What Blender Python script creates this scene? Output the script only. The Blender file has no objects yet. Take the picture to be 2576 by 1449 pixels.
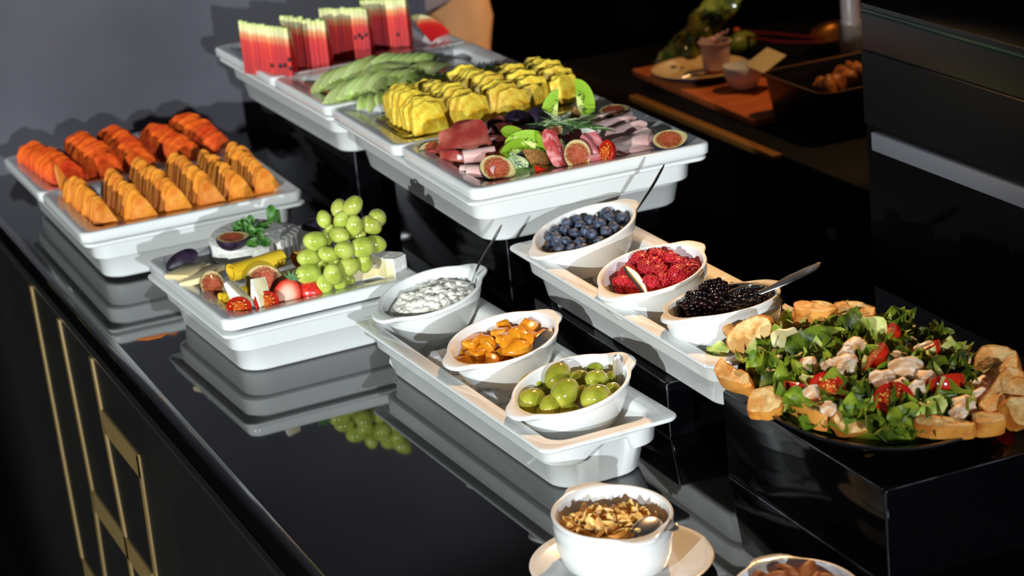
import bpy, bmesh, math, random
from mathutils import Vector, Matrix, noise
random.seed(7)
R = math.radians
sc = bpy.context.scene
COL = sc.collection
# ------------------------------------------------------------------ camera (all lengths in mm, scaled by .001)
CP = Vector((-517.148, -2622.165, 988.133))
FPX, PITCH, ROLL, AZ = 5950.372, .318379, .0975231, .3742879
fw = Vector((math.sin(AZ)*math.cos(PITCH), math.cos(AZ)*math.cos(PITCH), -math.sin(PITCH)))
rt = Vector((math.cos(AZ), -math.sin(AZ), 0)); dn = fw.cross(rt)
cR = rt*math.cos(ROLL) + dn*math.sin(ROLL)
cD = dn*math.cos(ROLL) - rt*math.sin(ROLL)
cam = bpy.data.cameras.new('camera'); camo = bpy.data.objects.new('camera', cam); COL.objects.link(camo)
cam.sensor_width = 36; cam.lens = FPX/2576*36; cam.clip_start = .05; cam.clip_end = 60
m = Matrix.Identity(4)
for i in range(3):
    m[i][0] = cR[i]; m[i][1] = -cD[i]; m[i][2] = -fw[i]; m[i][3] = CP[i]*.001
camo.matrix_world = m
cam.dof.use_dof = True; cam.dof.focus_distance = 2.62; cam.dof.aperture_fstop = 7.0
sc.camera = camo
sc.view_settings.view_transform = 'Standard'; sc.view_settings.look = 'None'
sc.view_settings.gamma = 1; sc.view_settings.use_curve_mapping = False
sc.view_settings.exposure = 0.0
# ------------------------------------------------------------------ world and lights
w = bpy.data.worlds.new('World'); sc.world = w; w.use_nodes = True
w.node_tree.nodes['Background'].inputs[0].default_value = (.85, .9, 1, 1)
w.node_tree.nodes['Background'].inputs[1].default_value = .045
def spot(name, pos, target, power, col, angle, rad, blend=.25):
    l = bpy.data.lights.new(name, 'SPOT'); l.energy = power; l.color = col; l.spot_size = R(angle)
    l.spot_blend = blend; l.shadow_soft_size = rad
    o = bpy.data.objects.new(name, l); COL.objects.link(o)
    p = Vector(pos)*.001; t = Vector(target)*.001
    o.location = p; o.rotation_euler = (t-p).to_track_quat('-Z', 'Y').to_euler()
    return o
tgt = Vector((380, 300, 100))
spot('window_light_front', tgt - Vector((.17, .96, -.15)).normalized()*9000, tgt, 1900, (.86, .93, 1), 13.5, .055)
spot('window_light_left', tgt - Vector((.72, .66, -.16)).normalized()*9000, tgt, 3000, (.93, 1, .98), 14, .06, .5)
spot('ceiling_spotlight_warm', (1000, 150, 920), (500, -660, 80), 70, (1, .56, .22), 58, .02, .9)
spot('back_counter_spotlight', (1750, 500, 1300), (1330, 800, 20), 34, (1, .55, .22), 50, .04, .4)
spot('aisle_spotlight', (2300, 1100, 500), (1150, 1650, 90), 60, (1, .58, .26), 22, .05, .5)

# ------------------------------------------------------------------ helpers
def ray(px, py): return fw + cR*((px-1288)/FPX) + cD*((py-724.5)/FPX)
def at(px, py, z): d = ray(px, py); return CP + d*((z-CP.z)/d.z)
def atx(px, py, x): d = ray(px, py); return CP + d*((x-CP.x)/d.x)
def aty(px, py, y): d = ray(px, py); return CP + d*((y-CP.y)/d.y)
def hit(px, py, P0, N): d = ray(px, py); return CP + d*((Vector(P0)-CP).dot(N)/d.dot(N))
TOCAM = -fw
def rgb(r, g, b):
    f = lambda c: (c/255/12.92) if c <= 10 else ((c/255+.055)/1.055)**2.4
    return (f(r), f(g), f(b), 1)
def mat(name, col, rough=.4, col2=None, scale=40, metal=0, bump=0, bscale=None, sss=0, trans=0, ior=1.45, coat=0, detail=3, spec=.5, ramp=(.4, .6), stretch=None, sscol=None, alpha=1):
    M = bpy.data.materials.new(name); M.use_nodes = True
    nt = M.node_tree; b = nt.nodes['Principled BSDF']
    b.inputs['Base Color'].default_value = col; b.inputs['Roughness'].default_value = rough
    b.inputs['Metallic'].default_value = metal; b.inputs['IOR'].default_value = ior
    b.inputs['Transmission Weight'].default_value = trans; b.inputs['Coat Weight'].default_value = coat
    b.inputs['Coat Roughness'].default_value = .05; b.inputs['Specular IOR Level'].default_value = spec
    if sss:
        b.inputs['Subsurface Weight'].default_value = sss; b.inputs['Subsurface Scale'].default_value = .004
        b.inputs['Subsurface Radius'].default_value = (1, .8, .4)
    if alpha < 1: b.inputs['Alpha'].default_value = alpha
    if col2 is not None or bump:
        tc = nt.nodes.new('ShaderNodeTexCoord'); mp = nt.nodes.new('ShaderNodeMapping')
        nt.links.new(tc.outputs['Object'], mp.inputs[0])
        if stretch: mp.inputs['Scale'].default_value = stretch
    if col2 is not None:
        n = nt.nodes.new('ShaderNodeTexNoise'); n.inputs['Scale'].default_value = scale; n.inputs['Detail'].default_value = detail
        r = nt.nodes.new('ShaderNodeValToRGB'); r.color_ramp.elements[0].position = ramp[0]; r.color_ramp.elements[1].position = ramp[1]
        r.color_ramp.elements[0].color = col; r.color_ramp.elements[1].color = col2
        nt.links.new(mp.outputs[0], n.inputs[0]); nt.links.new(n.outputs[0], r.inputs[0]); nt.links.new(r.outputs[0], b.inputs['Base Color'])
    if bump:
        n2 = nt.nodes.new('ShaderNodeTexNoise'); n2.inputs['Scale'].default_value = bscale or scale; n2.inputs['Detail'].default_value = 4
        bp = nt.nodes.new('ShaderNodeBump'); bp.inputs['Strength'].default_value = bump; bp.inputs['Distance'].default_value = .002
        nt.links.new(mp.outputs[0], n2.inputs[0]); nt.links.new(n2.outputs[0], bp.inputs['Height']); nt.links.new(bp.outputs[0], b.inputs['Normal'])
    return M
def radial_mat(name, stops, rough=.3, axis_scale=(1, 1, 1), nscale=120, namt=.12, sss=.2, seeds=None, bump=.3):
    """colour by distance from the object's own origin (a fruit cut through its middle); stops: (distance in mm, colour)"""
    M = bpy.data.materials.new(name); M.use_nodes = True; nt = M.node_tree; b = nt.nodes['Principled BSDF']; L = nt.links.new
    b.inputs['Roughness'].default_value = rough
    b.inputs['Subsurface Weight'].default_value = sss; b.inputs['Subsurface Scale'].default_value = .003
    tc = nt.nodes.new('ShaderNodeTexCoord'); mp = nt.nodes.new('ShaderNodeMapping'); mp.inputs['Scale'].default_value = axis_scale
    L(tc.outputs['Object'], mp.inputs[0])
    vl = nt.nodes.new('ShaderNodeVectorMath'); vl.operation = 'LENGTH'; L(mp.outputs[0], vl.inputs[0])
    n = nt.nodes.new('ShaderNodeTexNoise'); n.inputs['Scale'].default_value = nscale; n.inputs['Detail'].default_value = 3; L(tc.outputs['Object'], n.inputs[0])
    mx = stops[-1][0]
    mu = nt.nodes.new('ShaderNodeMath'); mu.operation = 'MULTIPLY'; mu.inputs[1].default_value = 1000/mx; L(vl.outputs['Value'], mu.inputs[0])
    ma = nt.nodes.new('ShaderNodeMath'); ma.operation = 'MULTIPLY_ADD'; ma.inputs[1].default_value = namt; L(n.outputs[0], ma.inputs[0]); L(mu.outputs[0], ma.inputs[2])
    sb = nt.nodes.new('ShaderNodeMath'); sb.operation = 'SUBTRACT'; sb.inputs[1].default_value = namt*.5; L(ma.outputs[0], sb.inputs[0])
    r = nt.nodes.new('ShaderNodeValToRGB'); L(sb.outputs[0], r.inputs[0])
    e = r.color_ramp.elements; e[0].position = stops[0][0]/mx; e[0].color = stops[0][1]; e[1].position = 1; e[1].color = stops[-1][1]
    for d, c in stops[1:-1]:
        q = e.new(d/mx); q.color = c
    out = r.outputs[0]
    if seeds:
        d0, d1, vs, thr, colr = seeds
        vo = nt.nodes.new('ShaderNodeTexVoronoi'); vo.inputs['Scale'].default_value = vs; L(tc.outputs['Object'], vo.inputs[0])
        c1 = nt.nodes.new('ShaderNodeMath'); c1.operation = 'LESS_THAN'; c1.inputs[1].default_value = thr; L(vo.outputs['Distance'], c1.inputs[0])
        g1 = nt.nodes.new('ShaderNodeMath'); g1.operation = 'GREATER_THAN'; g1.inputs[1].default_value = d0/mx; L(sb.outputs[0], g1.inputs[0])
        g2 = nt.nodes.new('ShaderNodeMath'); g2.operation = 'LESS_THAN'; g2.inputs[1].default_value = d1/mx; L(sb.outputs[0], g2.inputs[0])
        a = nt.nodes.new('ShaderNodeMath'); a.operation = 'MULTIPLY'; L(g1.outputs[0], a.inputs[0]); L(g2.outputs[0], a.inputs[1])
        a2 = nt.nodes.new('ShaderNodeMath'); a2.operation = 'MULTIPLY'; L(a.outputs[0], a2.inputs[0]); L(c1.outputs[0], a2.inputs[1])
        mix = nt.nodes.new('ShaderNodeMix'); mix.data_type = 'RGBA'; L(a2.outputs[0], mix.inputs['Factor']); L(out, mix.inputs['A']); mix.inputs['B'].default_value = colr
        out = mix.outputs['Result']
    L(out, b.inputs['Base Color'])
    bp = nt.nodes.new('ShaderNodeBump'); bp.inputs['Strength'].default_value = bump; bp.inputs['Distance'].default_value = .001
    n3 = nt.nodes.new('ShaderNodeTexNoise'); n3.inputs['Scale'].default_value = nscale*4; L(tc.outputs['Object'], n3.inputs[0]); L(n3.outputs[0], bp.inputs['Height']); L(bp.outputs[0], b.inputs['Normal'])
    return M
def vary(M, v=.16, h=.006):
    """each object its own slightly different tone"""
    nt = M.node_tree; b = nt.nodes['Principled BSDF']; L = nt.links; bc = b.inputs['Base Color']
    hs = nt.nodes.new('ShaderNodeHueSaturation'); oi = nt.nodes.new('ShaderNodeObjectInfo')
    mr = nt.nodes.new('ShaderNodeMapRange'); mr.inputs['To Min'].default_value = 1-v*1.3; mr.inputs['To Max'].default_value = 1+v*.8
    mh = nt.nodes.new('ShaderNodeMapRange'); mh.inputs['To Min'].default_value = .5-h; mh.inputs['To Max'].default_value = .5+h
    L.new(oi.outputs['Random'], mr.inputs['Value']); L.new(oi.outputs['Random'], mh.inputs['Value'])
    L.new(mr.outputs[0], hs.inputs['Value']); L.new(mh.outputs[0], hs.inputs['Hue'])
    if bc.is_linked: L.new(bc.links[0].from_socket, hs.inputs['Color'])
    else: hs.inputs['Color'].default_value = bc.default_value
    L.new(hs.outputs[0], bc); return M
def mk(V, F, mt, smooth=45, name='m'):
    me = bpy.data.meshes.new(name); me.from_pydata([tuple(c*.001 for c in v) for v in V], [], F); me.update()
    bm = bmesh.new(); bm.from_mesh(me); bmesh.ops.recalc_face_normals(bm, faces=bm.faces); bm.to_mesh(me); bm.free()
    if mt: me.materials.append(mt)
    if smooth:
        me.polygons.foreach_set('use_smooth', [True]*len(me.polygons))
        if smooth < 180: me.set_sharp_from_angle(angle=R(smooth))
    return me
def fr(pos=(0, 0, 0), z=(0, 0, 1), x=(1, 0, 0), s=1):
    z = Vector(z).normalized(); x = Vector(x); x = (x - z*x.dot(z))
    if x.length < 1e-5: x = z.orthogonal()
    x.normalize(); y = z.cross(x); M = Matrix.Identity(4); s3 = s if hasattr(s, '__len__') else (s, s, s)
    for i in range(3): M[i][0] = x[i]*s3[0]; M[i][1] = y[i]*s3[1]; M[i][2] = z[i]*s3[2]; M[i][3] = pos[i]*.001
    return M
def obj(name, me, M=None, parent=None, label=None, cat=None, group=None, kind=None):
    o = bpy.data.objects.new(name, me); COL.objects.link(o)
    if parent is not None: o.parent = parent
    if M is not None: o.matrix_local = M
    for k, v in (('label', label), ('category', cat), ('group', group), ('kind', kind)):
        if v: o[k] = v
    return o
def thing(name, label, cat, M=None, group=None): return obj(name, None, M, None, label, cat, group)
def loft(rings, cap0=True, cap1=True, closed=True):
    V = []; F = []; n = len(rings[0])
    for r in rings: V += [tuple(p) for p in r]
    for i in range(len(rings)-1):
        for j in range(n if closed else n-1):
            k = (j+1) % n; F.append((i*n+j, i*n+k, (i+1)*n+k, (i+1)*n+j))
    if cap0: F.append(tuple(range(n)))
    if cap1: F.append(tuple((len(rings)-1)*n+j for j in range(n)))
    return V, F
def join(*parts):
    V = []; F = []
    for v, f in parts:
        o = len(V); V += list(v); F += [tuple(i+o for i in q) for q in f]
    return V, F
def xf(VF, M):
    """M built with translation in mm"""
    return [tuple(M @ Vector(v)) for v in VF[0]], VF[1]
def T(p, z=(0, 0, 1), x=(1, 0, 0), s=1):
    M = fr((0, 0, 0), z, x, s)
    for i in range(3): M[i][3] = p[i]
    return M
def box(x0, x1, y0, y1, z0, z1, b=0):
    if not b:
        V = [(x0, y0, z0), (x1, y0, z0), (x1, y1, z0), (x0, y1, z0), (x0, y0, z1), (x1, y0, z1), (x1, y1, z1), (x0, y1, z1)]
        return V, [(0, 3, 2, 1), (4, 5, 6, 7), (0, 1, 5, 4), (1, 2, 6, 5), (2, 3, 7, 6), (3, 0, 4, 7)]
    sx, sy = x1-x0, y1-y0; c = ((x0+x1)/2, (y0+y1)/2)
    def rr(i, z): return [(p[0]+c[0], p[1]+c[1], z) for p in rrect(sx-2*i, sy-2*i, max(b*1.2-i, .2), 3, 1)]
    return loft([rr(b, z0), rr(b*.3, z0+b*.3), rr(0, z0+b), rr(0, z1-b), rr(b*.3, z1-b*.3), rr(b, z1)])
def rrect(sx, sy, r, nc=6, ne=8):
    r = min(r, sx/2-.01, sy/2-.01); P = []
    cs = [(sx/2-r, sy/2-r, 0), (-sx/2+r, sy/2-r, 90), (-sx/2+r, -sy/2+r, 180), (sx/2-r, -sy/2+r, 270)]
    for k, (cx, cy, a) in enumerate(cs):
        for i in range(nc+1):
            t = R(a+90*i/nc); P.append((cx+r*math.cos(t), cy+r*math.sin(t)))
        nx, ny, na = cs[(k+1) % 4]; q = (nx+r*math.cos(R(a+90)), ny+r*math.sin(R(a+90))); p = P[-1]
        for i in range(1, ne): P.append((p[0]+(q[0]-p[0])*i/ne, p[1]+(q[1]-p[1])*i/ne))
    return P
def sph(a=1, b=1, c=1, nu=16, nv=10, nz=0, nf=1, seed=0, t0=0, t1=math.pi):
    V = []; F = []; so = Vector((seed*7.3, seed*3.1, seed))
    for i in range(nv+1):
        th = t0+(t1-t0)*i/nv
        for j in range(nu):
            ph = 2*math.pi*j/nu; d = Vector((math.sin(th)*math.cos(ph), math.sin(th)*math.sin(ph), math.cos(th)))
            k = 1+nz*noise.noise(d*nf+so) if nz else 1
            V.append((d.x*a*k, d.y*b*k, d.z*c*k))
    for i in range(nv):
        for j in range(nu):
            k = (j+1) % nu; F.append((i*nu+j, i*nu+k, (i+1)*nu+k, (i+1)*nu+j))
    return V, F
def ico(r, sub=2, nz=0, nf=1, seed=0, s=(1, 1, 1)):
    bm = bmesh.new(); bmesh.ops.create_icosphere(bm, subdivisions=sub, radius=1)
    so = Vector((seed*5.7, seed*2.3, seed*1.1)); V = []
    for v in bm.verts:
        k = 1+nz*noise.noise(v.co*nf+so); V.append((v.co.x*k*r*s[0], v.co.y*k*r*s[1], v.co.z*k*r*s[2]))
    F = [tuple(x.index for x in f.verts) for f in bm.faces]; bm.free(); return V, F
def tube(P, rad, n=8, flat=None):
    """rad: list of (width, thickness) or radius; flat: up vector for the thickness"""
    P = [Vector(p) for p in P]; rings = []
    for i, p in enumerate(P):
        t = (P[min(i+1, len(P)-1)]-P[max(i-1, 0)]).normalized()
        u = Vector(flat) if flat is not None else (Vector((0, 0, 1)) if abs(t.z) < .9 else Vector((1, 0, 0)))
        u = (u - t*u.dot(t)).normalized(); s = t.cross(u)
        r = rad[i] if hasattr(rad, '__len__') else rad
        a, b = r if hasattr(r, '__len__') else (r, r)
        rings.append([p + s*a*math.cos(2*math.pi*j/n) + u*b*math.sin(2*math.pi*j/n) for j in range(n)])
    return loft(rings)
def lerp(a, b, t): return Vector(a)*(1-t)+Vector(b)*t
def grid(fn, nu, nv, thick=0):
    """fn(u,v)->Vector, optional thickness along the normal"""
    P = [[Vector(fn(i/nu, j/nv)) for j in range(nv+1)] for i in range(nu+1)]
    V = []; F = []; W = nv+1
    for r in P: V += [tuple(p) for p in r]
    for i in range(nu):
        for j in range(nv): F.append((i*W+j, (i+1)*W+j, (i+1)*W+j+1, i*W+j+1))
    if thick:
        n0 = len(V)
        for i in range(nu+1):
            for j in range(nv+1):
                a = P[min(i+1, nu)][j]-P[max(i-1, 0)][j]; b = P[i][min(j+1, nv)]-P[i][max(j-1, 0)]
                nn = a.cross(b); nn = nn.normalized() if nn.length > 1e-9 else Vector((0, 0, 1)); V.append(tuple(P[i][j]-nn*thick))
        F += [tuple(n0+k for k in reversed(f)) for f in F[:nu*nv]]
        bd = [(i*W, (i+1)*W) for i in range(nu)]+[(nu*W+j, nu*W+j+1) for j in range(nv)]+[((i+1)*W+nv, i*W+nv) for i in range(nu)]+[(j+1, j) for j in range(nv)]
        F += [(a, a+n0, b+n0, b) for a, b in bd]
    return V, F

# ------------------------------------------------------------------ materials
porcelain = mat('white_porcelain', (.80, .81, .80, 1), .14, coat=.3, ior=1.5)
porc_worn = mat('worn_white_porcelain', (.80, .81, .80, 1), .16, col2=(.66, .65, .62, 1), scale=35, detail=8, ramp=(.62, .8), coat=.3)
granite = mat('polished_black_granite', (.0025, .0025, .003, 1), .045, col2=(.012, .0115, .011, 1), scale=900, detail=6, ramp=(.5, .8), ior=2.05)
granite_edge = mat('granite_edge', (.003, .003, .003, 1), .12, ior=1.55)
acrylic = mat('black_acrylic', (.002, .002, .0026, 1), .09, ior=1.3)
panel_m = mat('dark_panel', (.0065, .0065, .0055, 1), .5, col2=(.010, .0095, .008, 1), scale=6, detail=3)
gold = mat('brushed_gold_inlay', rgb(150, 125, 80), .42, metal=.4)
steel = mat('polished_steel', (.68, .68, .70, 1), .3, metal=1)
darkwall = mat('dark_grey_wall', (.058, .056, .07, 1), .3, col2=(.12, .115, .14, 1), scale=2.2, detail=5, spec=.8, ramp=(.3, .7))
blackm = mat('matt_black', (.002, .002, .002, 1), .6, spec=.2)
blackgloss = mat('black_lacquer', (.003, .003, .0035, 1), .25)

# ------------------------------------------------------------------ setting
def struct(name, VF, mt, label=None): return obj(name, mk(*VF, mt, 40), kind='structure', label=label)
floor_m = mat('dark_parquet', rgb(26, 19, 13), .4, col2=rgb(48, 34, 22), scale=8, stretch=(1, 8, 1))
fl = struct('floor', box(-3200, 4200, -3600, 4800, -915, -900), floor_m)
pl_me = mk(*box(-60, 60, -350, 350, 0, 4, 1.2), floor_m, 30)
for i in range(8):
    for j in range(5):
        obj('floor_board', pl_me, fr((1500+i*122, -300+j*705+(i % 2)*350, -900)), fl)
struct('wall_back', box(57, 905, 1284, 1380, -900, 3000), darkwall)
struct('wall_left', box(-3200, -3100, 1000, 4700, -900, 3600), blackm)
struct('wall_far', box(-3200, 4200, 4700, 4800, -900, 3600), blackm)
struct('wall_right', box(4100, 4200, -3600, 4700, -900, 3600), blackm)

# ------------------------------------------------------------------ buffet counter
ct = thing('buffet_counter', 'long buffet counter with polished black granite top and gold lined dark front', 'counter', fr((450, 0, 0)))
Mi = Matrix.Translation((-.45, 0, 0))
wt = obj('worktop', mk(*loft([[(x, y, z) for x, y in ((x0, -2300), (960, -2300), (960, 1280), (x0, 1283))] for x0, z in ((74, 0), (60, -3), (54, -5), (53, -26), (60, -28))][::-1]), granite, 20), Mi, ct)
obj('polished_edge', mk(*box(52, 72, -2300, 1280, -4.5, -.8, .8), granite_edge, 30), Mi, ct, 'narrow bevelled granite edge strip')
obj('shadow_gap', mk(*box(66, 940, -2290, 1270, -40, -28), blackm, 0), Mi, ct)
obj('top_rail', mk(*box(52, 60, -2300, 1280, -44, -40, .8), steel, 30), Mi, ct, 'thin bright metal rail under the worktop')
fp = obj('front_panel', mk(*box(52, 57, -2290, 2600, -898, -44), panel_m, 20), Mi, ct)
obj('counter_body', mk(*box(60, 940, -2280, 1270, -898, -44), blackm, 20), Mi, ct)
def inlay(pts, w0, name='inlay_line', vert=True):
    V = []
    for y, z in pts:
        for s in (-1, 1): V.append((49.2, y+(s*w0/2 if vert else 0), z+(0 if vert else s*w0/2)))
    n = len(pts); F = [(2*i, 2*i+1, 2*i+3, 2*i+2) for i in range(n-1)]
    V2 = V+[(53, v[1], v[2]) for v in V]; k = len(V)
    F2 = F+[tuple(j+k for j in f) for f in F]+[(0, 1, k+1, k), (k-2, k-1, 2*k-1, 2*k-2)]+[(2*i, 2*i+2, k+2*i+2, k+2*i) for i in range(n-1)]+[(2*i+1, 2*i+3, k+2*i+3, k+2*i+1) for i in range(n-1)]
    obj(name, mk(V2, F2, gold, 20), Mi, ct, None)
inlay([(774, -45), (716, -479), (690, -800)], 13); inlay([(588, -45), (541, -293), (549, -424), (530, -800)], 13)
inlay([(392, -45), (348, -300), (342, -460), (330, -800)], 13); inlay([(180, -115), (184, -283), (190, -800)], 13)
inlay([(372, -131), (176, -130)], 34, vert=False); inlay([(540, -308), (206, -309)], 34, vert=False); inlay([(722, -484), (560, -487)], 34, vert=False)
# flat orange smear on the granite
sp = at(385, 848, 0)
smear_m = mat('smear_orange', rgb(205, 110, 35), .3)
obj('orange_smear', mk(*loft([[(sp.x+20*a*math.cos(t)*(1+.3*math.sin(3*t)), sp.y+11*a*math.sin(t)*(1+.25*math.cos(2*t)), z) for t in [i*.349 for i in range(18)]] for a, z in ((1, 0), (.9, .8), (.5, 1))]), smear_m), label='orange smear on the granite between fruit and cheese dishes', cat='smear')

# risers
glint_m = mat('acrylic_edge_glint', (.10, .10, .115, 1), .35, col2=(.02, .02, .024, 1), scale=30, detail=5)  # pale strips along the riser edges paint in the glints of reflected light
def riser(name, label, x0, x1, y0, y1, h, rot=0, b=3):
    cx, cy = (x0+x1)/2, (y0+y1)/2
    o = thing(name, label, 'riser', fr((cx, cy, 0), x=(math.cos(R(rot)), math.sin(R(rot)), 0)))
    X, Y = (x1-x0)/2, (y1-y0)/2
    obj('body', mk(*box(-X, X, -Y, Y, 0, h, b), acrylic, 30), None, o)
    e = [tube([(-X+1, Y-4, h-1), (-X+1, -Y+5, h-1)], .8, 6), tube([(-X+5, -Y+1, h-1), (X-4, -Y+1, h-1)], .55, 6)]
    obj('top_glint', mk(*join(*e), glint_m, 60), None, o, 'pale strip painting the glint on the top edge of the riser')
    obj('corner_glint', mk(*tube([(-X+1.2, -Y+1.2, 2), (-X+1.2, -Y+1.2, h-3)], [.7, 1.2], 6), glint_m, 60), None, o, 'pale strip painting the glint on the corner edge')
    obj('base_glint', mk(*tube([(-X-.2, Y-4, .6), (-X-.2, -Y, .6)], .7, 6), glint_m, 60), None, o, 'thin pale strip painting the glint along the foot')
    return o
riser('display_riser', 'glossy black acrylic riser carrying the salad platter', 515, 767, -879, -560, 98)
riser('display_riser', 'black acrylic riser under the pineapple and ham dish', 527, 745, 40, 452, 124)
riser('display_riser', 'black acrylic riser under the watermelon dish', 505, 745, 590, 985, 124, 3)
riser('display_riser', 'low black acrylic riser under the berry dish', 512, 640, -432, -70, 66)

# ------------------------------------------------------------------ dishes
def gn_mesh(sx, sy, D=65, mt=porcelain, r=15, end=False):
    rings = []
    def ring(ins, z, rr, step=0):
        P = rrect(sx-2*ins, sy-2*ins, rr, 6, 12); out = []
        for x, y in P:
            zz = z
            if step and y < -sy/2+ins+4:
                t = max(0, min(1, (x+sx/2-50)/22)) * (1 if x < sx/2-52 else 0)
                zz = z+step*t
            out.append((x, y, zz))
        rings.append(out)
    st = 14 if end else 0
    for a in ((36, 0, 26), (31, 1, 29), (28.5, 4, 30)): ring(*a)
    ring(24, D*.49, 28, st); ring(22.6, D*.5, 28, st); ring(16.5, D*.535, 26, st); ring(15.6, D*.56, 26, st)
    for a in ((13.5, D-9, 26), (11.5, D-6, 24), (3, D-5.2, r), (.4, D-4.6, r), (-.4, D-2.6, r), (.2, D-.8, r), (2, D, r), (17, D-.6, 20), (20.5, D-1.8, 22), (23.5, D-6, 24), (29, D*.5, 24), (33, 10, 24), (42, 5.5, 18)): ring(*a)
    return mk(*loft(rings), mt, 60)
def tray_mesh(sx, sy, mt=porcelain, r=15):
    rings = [[(x, y, z) for x, y in rrect(sx-2*i, sy-2*i, q, 6, 8)] for i, z, q in
             ((44, -9, 20), (40, -9, 22), (30, -3, 22), (9, 1, 18), (1.5, 2, r), (.2, 3.4, r), (0, 8, r), (-.3, 13, r), (.4, 15.6, r), (2.4, 17, r), (5, 17.1, r), (24, 15.6, 19), (27.5, 13.8, 20), (31, 10.5, 20), (36, 6.8, 20), (46, 5, 16))]
    return mk(*loft(rings), mt, 60)
def place_dish(name, label, xL, yL, yaw, sx, sy, z, me, group=None):
    """xL, yL: rear left rim corner"""
    c, s = math.cos(yaw), math.sin(yaw)
    return obj(name, me, fr((xL+c*sx/2+s*sy/2, yL+s*sx/2-c*sy/2, z), x=(c, s, 0)), label=label, cat='dish', group=group)
gn11 = gn_mesh(325, 530); gn12 = gn_mesh(265, 325); gn24 = gn_mesh(162, 530, mt=porc_worn, end=True)
place_dish('serving_dish', 'deep white porcelain dish under the papaya and cantaloupe trays', 93, 1050, 0, 325, 524, 5, gn_mesh(325, 524))
place_dish('serving_dish', 'deep white porcelain dish under the cheese platter', 133.4, 359.5, .048, 265, 325, 0, gn12)
place_dish('serving_dish', 'raised deep white porcelain dish under pineapple and ham trays', 463, 494, -.013, 325, 530, 124, gn11)
place_dish('serving_dish', 'raised deep white porcelain dish under watermelon and honeydew trays', 450, 1036, .015, 325, 530, 124, gn11)
place_dish('ice_dish', 'narrow white dish of ice nearest the counter edge, holding the peach and grape bowls', 300, 0, .043, 160, 532, 0, gn24)
place_dish('ice_dish', 'narrow white porcelain dish of ice on a low riser, holding three berry bowls', 493.3, -43, .005, 160, 536, 67, gn24)
half = tray_mesh(325, 264)
place_dish('serving_tray', 'shallow white tray of papaya slices', 86, 1050, .005, 325, 262, 70.5, half)
place_dish('serving_tray', 'shallow white tray of cantaloupe slices', 88, 786, -.003, 328, 264, 71.5, half)
place_dish('serving_tray', 'shallow white tray of cheese, figs and green grapes', 137.7, 365, .043, 265, 323, 66, tray_mesh(265, 323))
place_dish('serving_tray', 'shallow white tray of pineapple slices', 459, 492, -.012, 325, 264, 189.5, half)
place_dish('serving_tray', 'shallow white tray of rolled ham, figs and kiwi', 463, 226, -.013, 325, 264, 189.5, half)
place_dish('serving_tray', 'shallow white tray of watermelon slices', 446, 1040, .018, 325, 297, 189.5, tray_mesh(325, 297))
place_dish('serving_tray', 'shallow white tray of honeydew melon slices', 452, 741, .018, 325, 236, 189.5, tray_mesh(325, 236))
ZF_D, ZF_C, ZF_F, ZF_E = 76.5, 71, 194.5, 194.5     # tray floors

# juices lying in the trays
def juice(name, label, x0, x1, y0, y1, z, col):
    mt = mat(name, col, .06, ior=1.33, coat=.5)
    cx, cy = (x0+x1)/2, (y0+y1)/2
    rings = [[(x, y, q) for x, y in rrect((x1-x0)-2*i, (y1-y0)-2*i, 20, 5, 6)] for i, q in ((1, 0), (0, 1), (3, 1.6))]
    obj(name, mk(*loft(rings), mt), fr((cx, cy, z)), label=label, cat='juice', kind='stuff')
juice('papaya_juice', 'thin red juice pooled under the papaya slices', 128, 370, 829, 1010, ZF_D+1, rgb(150, 60, 30))
juice('melon_juice', 'orange juice pooled under the cantaloupe slices', 130, 372, 565, 742, ZF_D+2, rgb(190, 105, 35))
juice('pineapple_juice', 'yellow juice pooled under the pineapple slices', 502, 740, 270, 446, ZF_F+1, rgb(165, 145, 35))
juice('watermelon_juice', 'pink juice pooled under the watermelon slices', 490, 735, 785, 1000, ZF_E+1, rgb(150, 90, 85))
juice('honeydew_juice', 'clear green juice pooled under the honeydew slices', 498, 738, 546, 698, ZF_E+1, rgb(125, 130, 70))

# ------------------------------------------------------------------ eared bowls
def bowl_rings(L=68, W=57, H=50, ear=13, steep=False):
    rings = []
    prof = [(.60, -H, 0), (.655, -H+.8, 0), (.68, -H+3.5, 0), (.84, -H*.66, 0), (.93, -H*.36, 0), (.965, -11, 0), (.975, -8, .25), (.985, -6, .75), (1.0, -4.5, 1), (1.012, -2.2, 1), (1.0, -.4, 1), (.985, 0, .9), (.955, -.5, .35), (.935, -2.6, .05), (.915, -8, 0), (.86, -H*.45, 0), (.74, -H*.78, 0), (.55, -H+6.5, 0), (.3, -H+5.5, 0)]
    if steep:
        prof = [(.70, -H, 0), (.76, -H+1, 0), (.80, -H+4, 0), (.93, -H*.66, 0), (.985, -H*.36, 0), (.995, -11, 0)]+prof[6:14]+[(.925, -8, 0), (.90, -H*.45, 0), (.83, -H*.78, 0), (.62, -H+6.5, 0), (.3, -H+5.5, 0)]
    for s, z, e in prof:
        r = []
        for k in range(64):
            t = 2*math.pi*k/64; c, q = math.cos(t), math.sin(t)
            d = min(abs((t+math.pi/2) % math.pi-math.pi/2), 9)
            b = ear*e*math.exp(-(d/.36)**4)
            dz = -1.2*e*math.exp(-(d/.3)**2) if e else 0
            r.append(((L*s+b)*c, (W*s)*q+b*q*.6, z+dz))
        rings.append(r)
    return rings
def round_rings():
    R_ = bowl_rings(H=52, steep=True); f = (1.12, 1.12, 1.12, 1.04, 1.0)
    return [[(x*f[i], y*f[i], z) for x, y, z in r] if i < 5 else r for i, r in enumerate(R_)]
bowl_rd = mk(*loft(round_rings()), porcelain, 80)
bowl_me = mk(*loft(bowl_rings()), porcelain, 80); bowl_st = mk(*loft(bowl_rings(H=50, steep=True)), porcelain, 80)
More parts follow.
